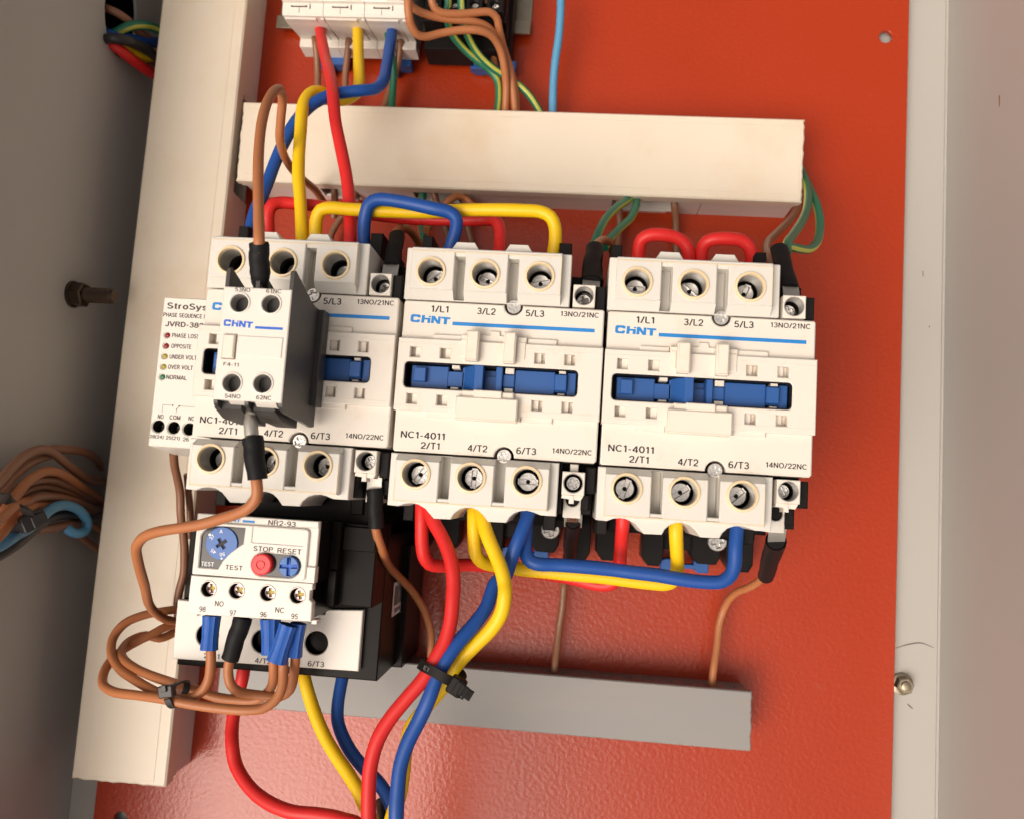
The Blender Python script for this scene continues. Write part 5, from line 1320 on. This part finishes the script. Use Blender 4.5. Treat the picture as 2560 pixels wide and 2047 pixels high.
# lower coil wires
lug('brown_coil_low_a', [(-74.0, 10, 103), (-74.0, 3.0, 101.5), (-74.0, -1.0, 101), (-74.0, -3.5, 100.5)], 5.6, 0.9)
sleeve('brown_coil_low_a', (-74.0, -2.4, 100.5), (-72.6, -16.9, 99), 3.2, 3.1)
lug('brown_coil_low_b', [(2.0, 6, 95), (2.2, -4.0, 92.5), (2.4, -9.2, 88), (2.5, -12, 84)], 7.0, 0.8)
sleeve('brown_coil_low_b', (2.4, -9.4, 87), (1.9, -27.0, 47), 3.9, 3.5, flat=0.8)
mb = MB()
for i in range(8):
    x = 0.2 + i * 0.55
    mb.tube([(x, -10.3, 88.3), (x + random.uniform(-0.3, 0.3), -8.2, 90.2), (x + random.uniform(-0.5, 0.5), -6.6 - random.random(), 91.4)], 0.17, 6)
on_wire('brown_coil_low_b', mb, 'copper_strands', ['copper'])
lug('brown_coil_low_c', [(79.6, 5, 95), (79.6, -4, 93), (80.2, -9, 89), (81.2, -12.5, 84)], 6.4, 0.8)
sleeve('brown_coil_low_c', (81.0, -12.0, 84.5), (87.4, -29.0, 43), 4.0, 3.4)
# overload relay wires: end sleeves
def ferrule(key, p, q, r0, r1):
    mb = MB()
    P, Q = Vector(p), Vector(q)
    ax_ = (Q - P).normalized()
    s_ = ax_.cross(Vector((0, 0, 1))).normalized()
    n_ = s_.cross(ax_)
    k, vs = 22, []
    for i, (t, r) in enumerate(((0, r0 * 1.04), (0.18, r0 * 0.98), (0.62, (r0 + r1) / 2 * 0.93), (1, r1 * 1.05))):
        c = P.lerp(Q, t)
        for j in range(k):
            a = 2 * math.pi * j / k
            f = 1 - 0.09 * (j % 2) - 0.05 * (j % 5 == 0)
            vs.append(tuple(c + s_ * (math.cos(a) * r * f) + n_ * (math.sin(a) * r * f * 0.86)))
    fs = [(i * k + j, i * k + (j + 1) % k, (i + 1) * k + (j + 1) % k, (i + 1) * k + j) for i in range(3) for j in range(k)]
    fs = [f[::-1] for f in fs] + [tuple(range(k)), tuple(reversed(range(3 * k, 4 * k)))]
    mb.add(vs, fs)
    on_wire(key, mb, 'end_sleeve', ['ferrule'], 22)
ferrule('loop_a', (-133.7, -54.8, 98.5), (-133.3, -67.6, 98.9), 3.5, 3.3)
sleeve('loop_c', (-121.2, -54.6, 99), (-124.8, -70.3, 99), 3.6, 3.3)
ferrule('loop_d', (-111.0, -54.4, 97.5), (-109.6, -67.6, 97.6), 3.9, 3.4)
ferrule('loop_b', (-102.2, -55.2, 102), (-105.6, -69.2, 102), 3.6, 3.9)
ferrule('loop_c', (-99.6, -55.0, 98.5), (-100.6, -67.6, 98), 3.1, 3.3)

# ------------------------------------------------------------------ cable ties
t = thing('cable_tie', 'black cable tie binding the red, yellow and blue cables above the grey trunking', 'cable tie', (-40, -66, 112), 'black cable ties')
mb = MB()
wd = (0.45, 0.89, 0.0)
pth = spline([(x + 40, y + 66, z - 112) for x, y, z in ((-49.6, -64.5, 108), (-49.4, -63.6, 112), (-47.0, -63.9, 115.3), (-43.4, -64.9, 116.8), (-39.7, -66.6, 117.0), (-36.6, -68.0, 115.5), (-34.2, -69.0, 112), (-34.2, -69.0, 106), (-36.5, -68.0, 100), (-41, -66.2, 98.6), (-46, -64.8, 102), (-49.4, -64.4, 106))], 1.0)
mb.ribbon(pth, wd, 3.5, 0.9)
mb.build('strap', 'black', t)
mb = MB()
R1 = Matrix.Translation((4.6, -3.2, 4.0)) @ Matrix.Rotation(math.radians(-27), 4, 'Z')
mb.slab([rect(-2.8, -3.1, 3.0, 3.1, 0.9)], -2.0, 2.0, 0.5, 0, True, xf=R1)
mb.slab([rect(-0.4, -2.4, 4.4, 2.4, 0.3), rect(1.6, -1.9, 3.6, 1.9, 0.2)], 1.8, 2.3, 0.2, xf=R1)
mb.build('head', 'black', t)
mb = MB()
R2 = Matrix.Translation((7.6, -4.6, 5.2)) @ Matrix.Rotation(math.radians(-27), 4, 'Z')
for i in range(5):
    mb.box(-0.9 + i * 0.8, -1.75, -0.35 + i * 0.8, 1.75, 0.4, 1.0, 0.1, xf=R2)
mb.box(-1.4, -1.8, 3.2, 1.8, -0.6, 0.5, 0.1, xf=R2, bottom=True)
mb.build('tail', 'black', t)
mb = MB()
mb.text('13', -6.3, -2.0, 2.4, 1.6, 4.62, rot=155)
mb.build('lettering', 'ink_grey', t, smooth=False)

t = thing('cable_tie', 'small black cable tie round the brown loops in front of the left trunking', 'cable tie', (-145, -83, 100), 'black cable ties')
mb = MB()
pth = spline([(x + 145, y + 83, z - 100) for x, y, z in ((-144.4, -85.0, 106), (-143.6, -87.4, 104.8), (-143.0, -88.8, 102), (-142.6, -87.6, 98), (-142.4, -84, 95), (-141.8, -81.2, 96), (-141.6, -80.0, 99), (-142.4, -79.8, 102), (-143.8, -80.8, 104.6))], 0.8)
mb.ribbon(pth, (1, 0.25, 0), 2.4, 0.8)
mb.build('strap', 'black_soft', t)
mb = MB()
R1 = Matrix.Translation((0.0, 0.6, 5.4)) @ Matrix.Rotation(math.radians(12), 4, 'Z')
mb.slab([rect(-2.9, -2.2, 2.6, 2.2, 0.4)], -1.8, 1.4, 0.4, 0, True, xf=R1)
mb.box(-1.2, -2.6, 0.8, -0.2, 1.2, 2.3, 0.2, xf=R1)
mb.build('head', 'black_soft', t)

t = thing('cable_tie', 'black cable tie holding the brown bundle on the left enclosure wall', 'cable tie', (-221, -20, 92), 'black cable ties')
mb = MB()
pth = spline([(x + 221, y + 20, z - 92) for x, y, z in ((-232, -13.0, 112), (-222, -13.6, 109), (-218.5, -15.2, 105), (-217.2, -17.2, 99.5), (-217.2, -20.6, 92.5), (-218.2, -23.2, 88.5), (-222.0, -27.5, 88), (-229, -29.5, 92), (-236, -28, 98), (-239, -20, 106), (-237, -14.5, 111))], 1.2)
mb.ribbon(pth, (0.25, -0.45, -0.85), 4.4, 1.0)
mb.build('strap', 'black_soft', t)
mb = MB()
R1 = Matrix.Translation((3.4, -4.6, -5.0)) @ Matrix.Rotation(math.radians(55), 4, 'Y') @ Matrix.Rotation(math.radians(28), 4, 'Z')
mb.slab([rect(-5.0, -3.4, 4.8, 3.4, 0.5)], -2.4, 2.2, 0.5, 0, True, xf=R1)
mb.box(-1.5, -2.4, 3.5, 2.4, 2.0, 3.4, 0.3, xf=R1)
mb.build('head', 'black_soft', t)
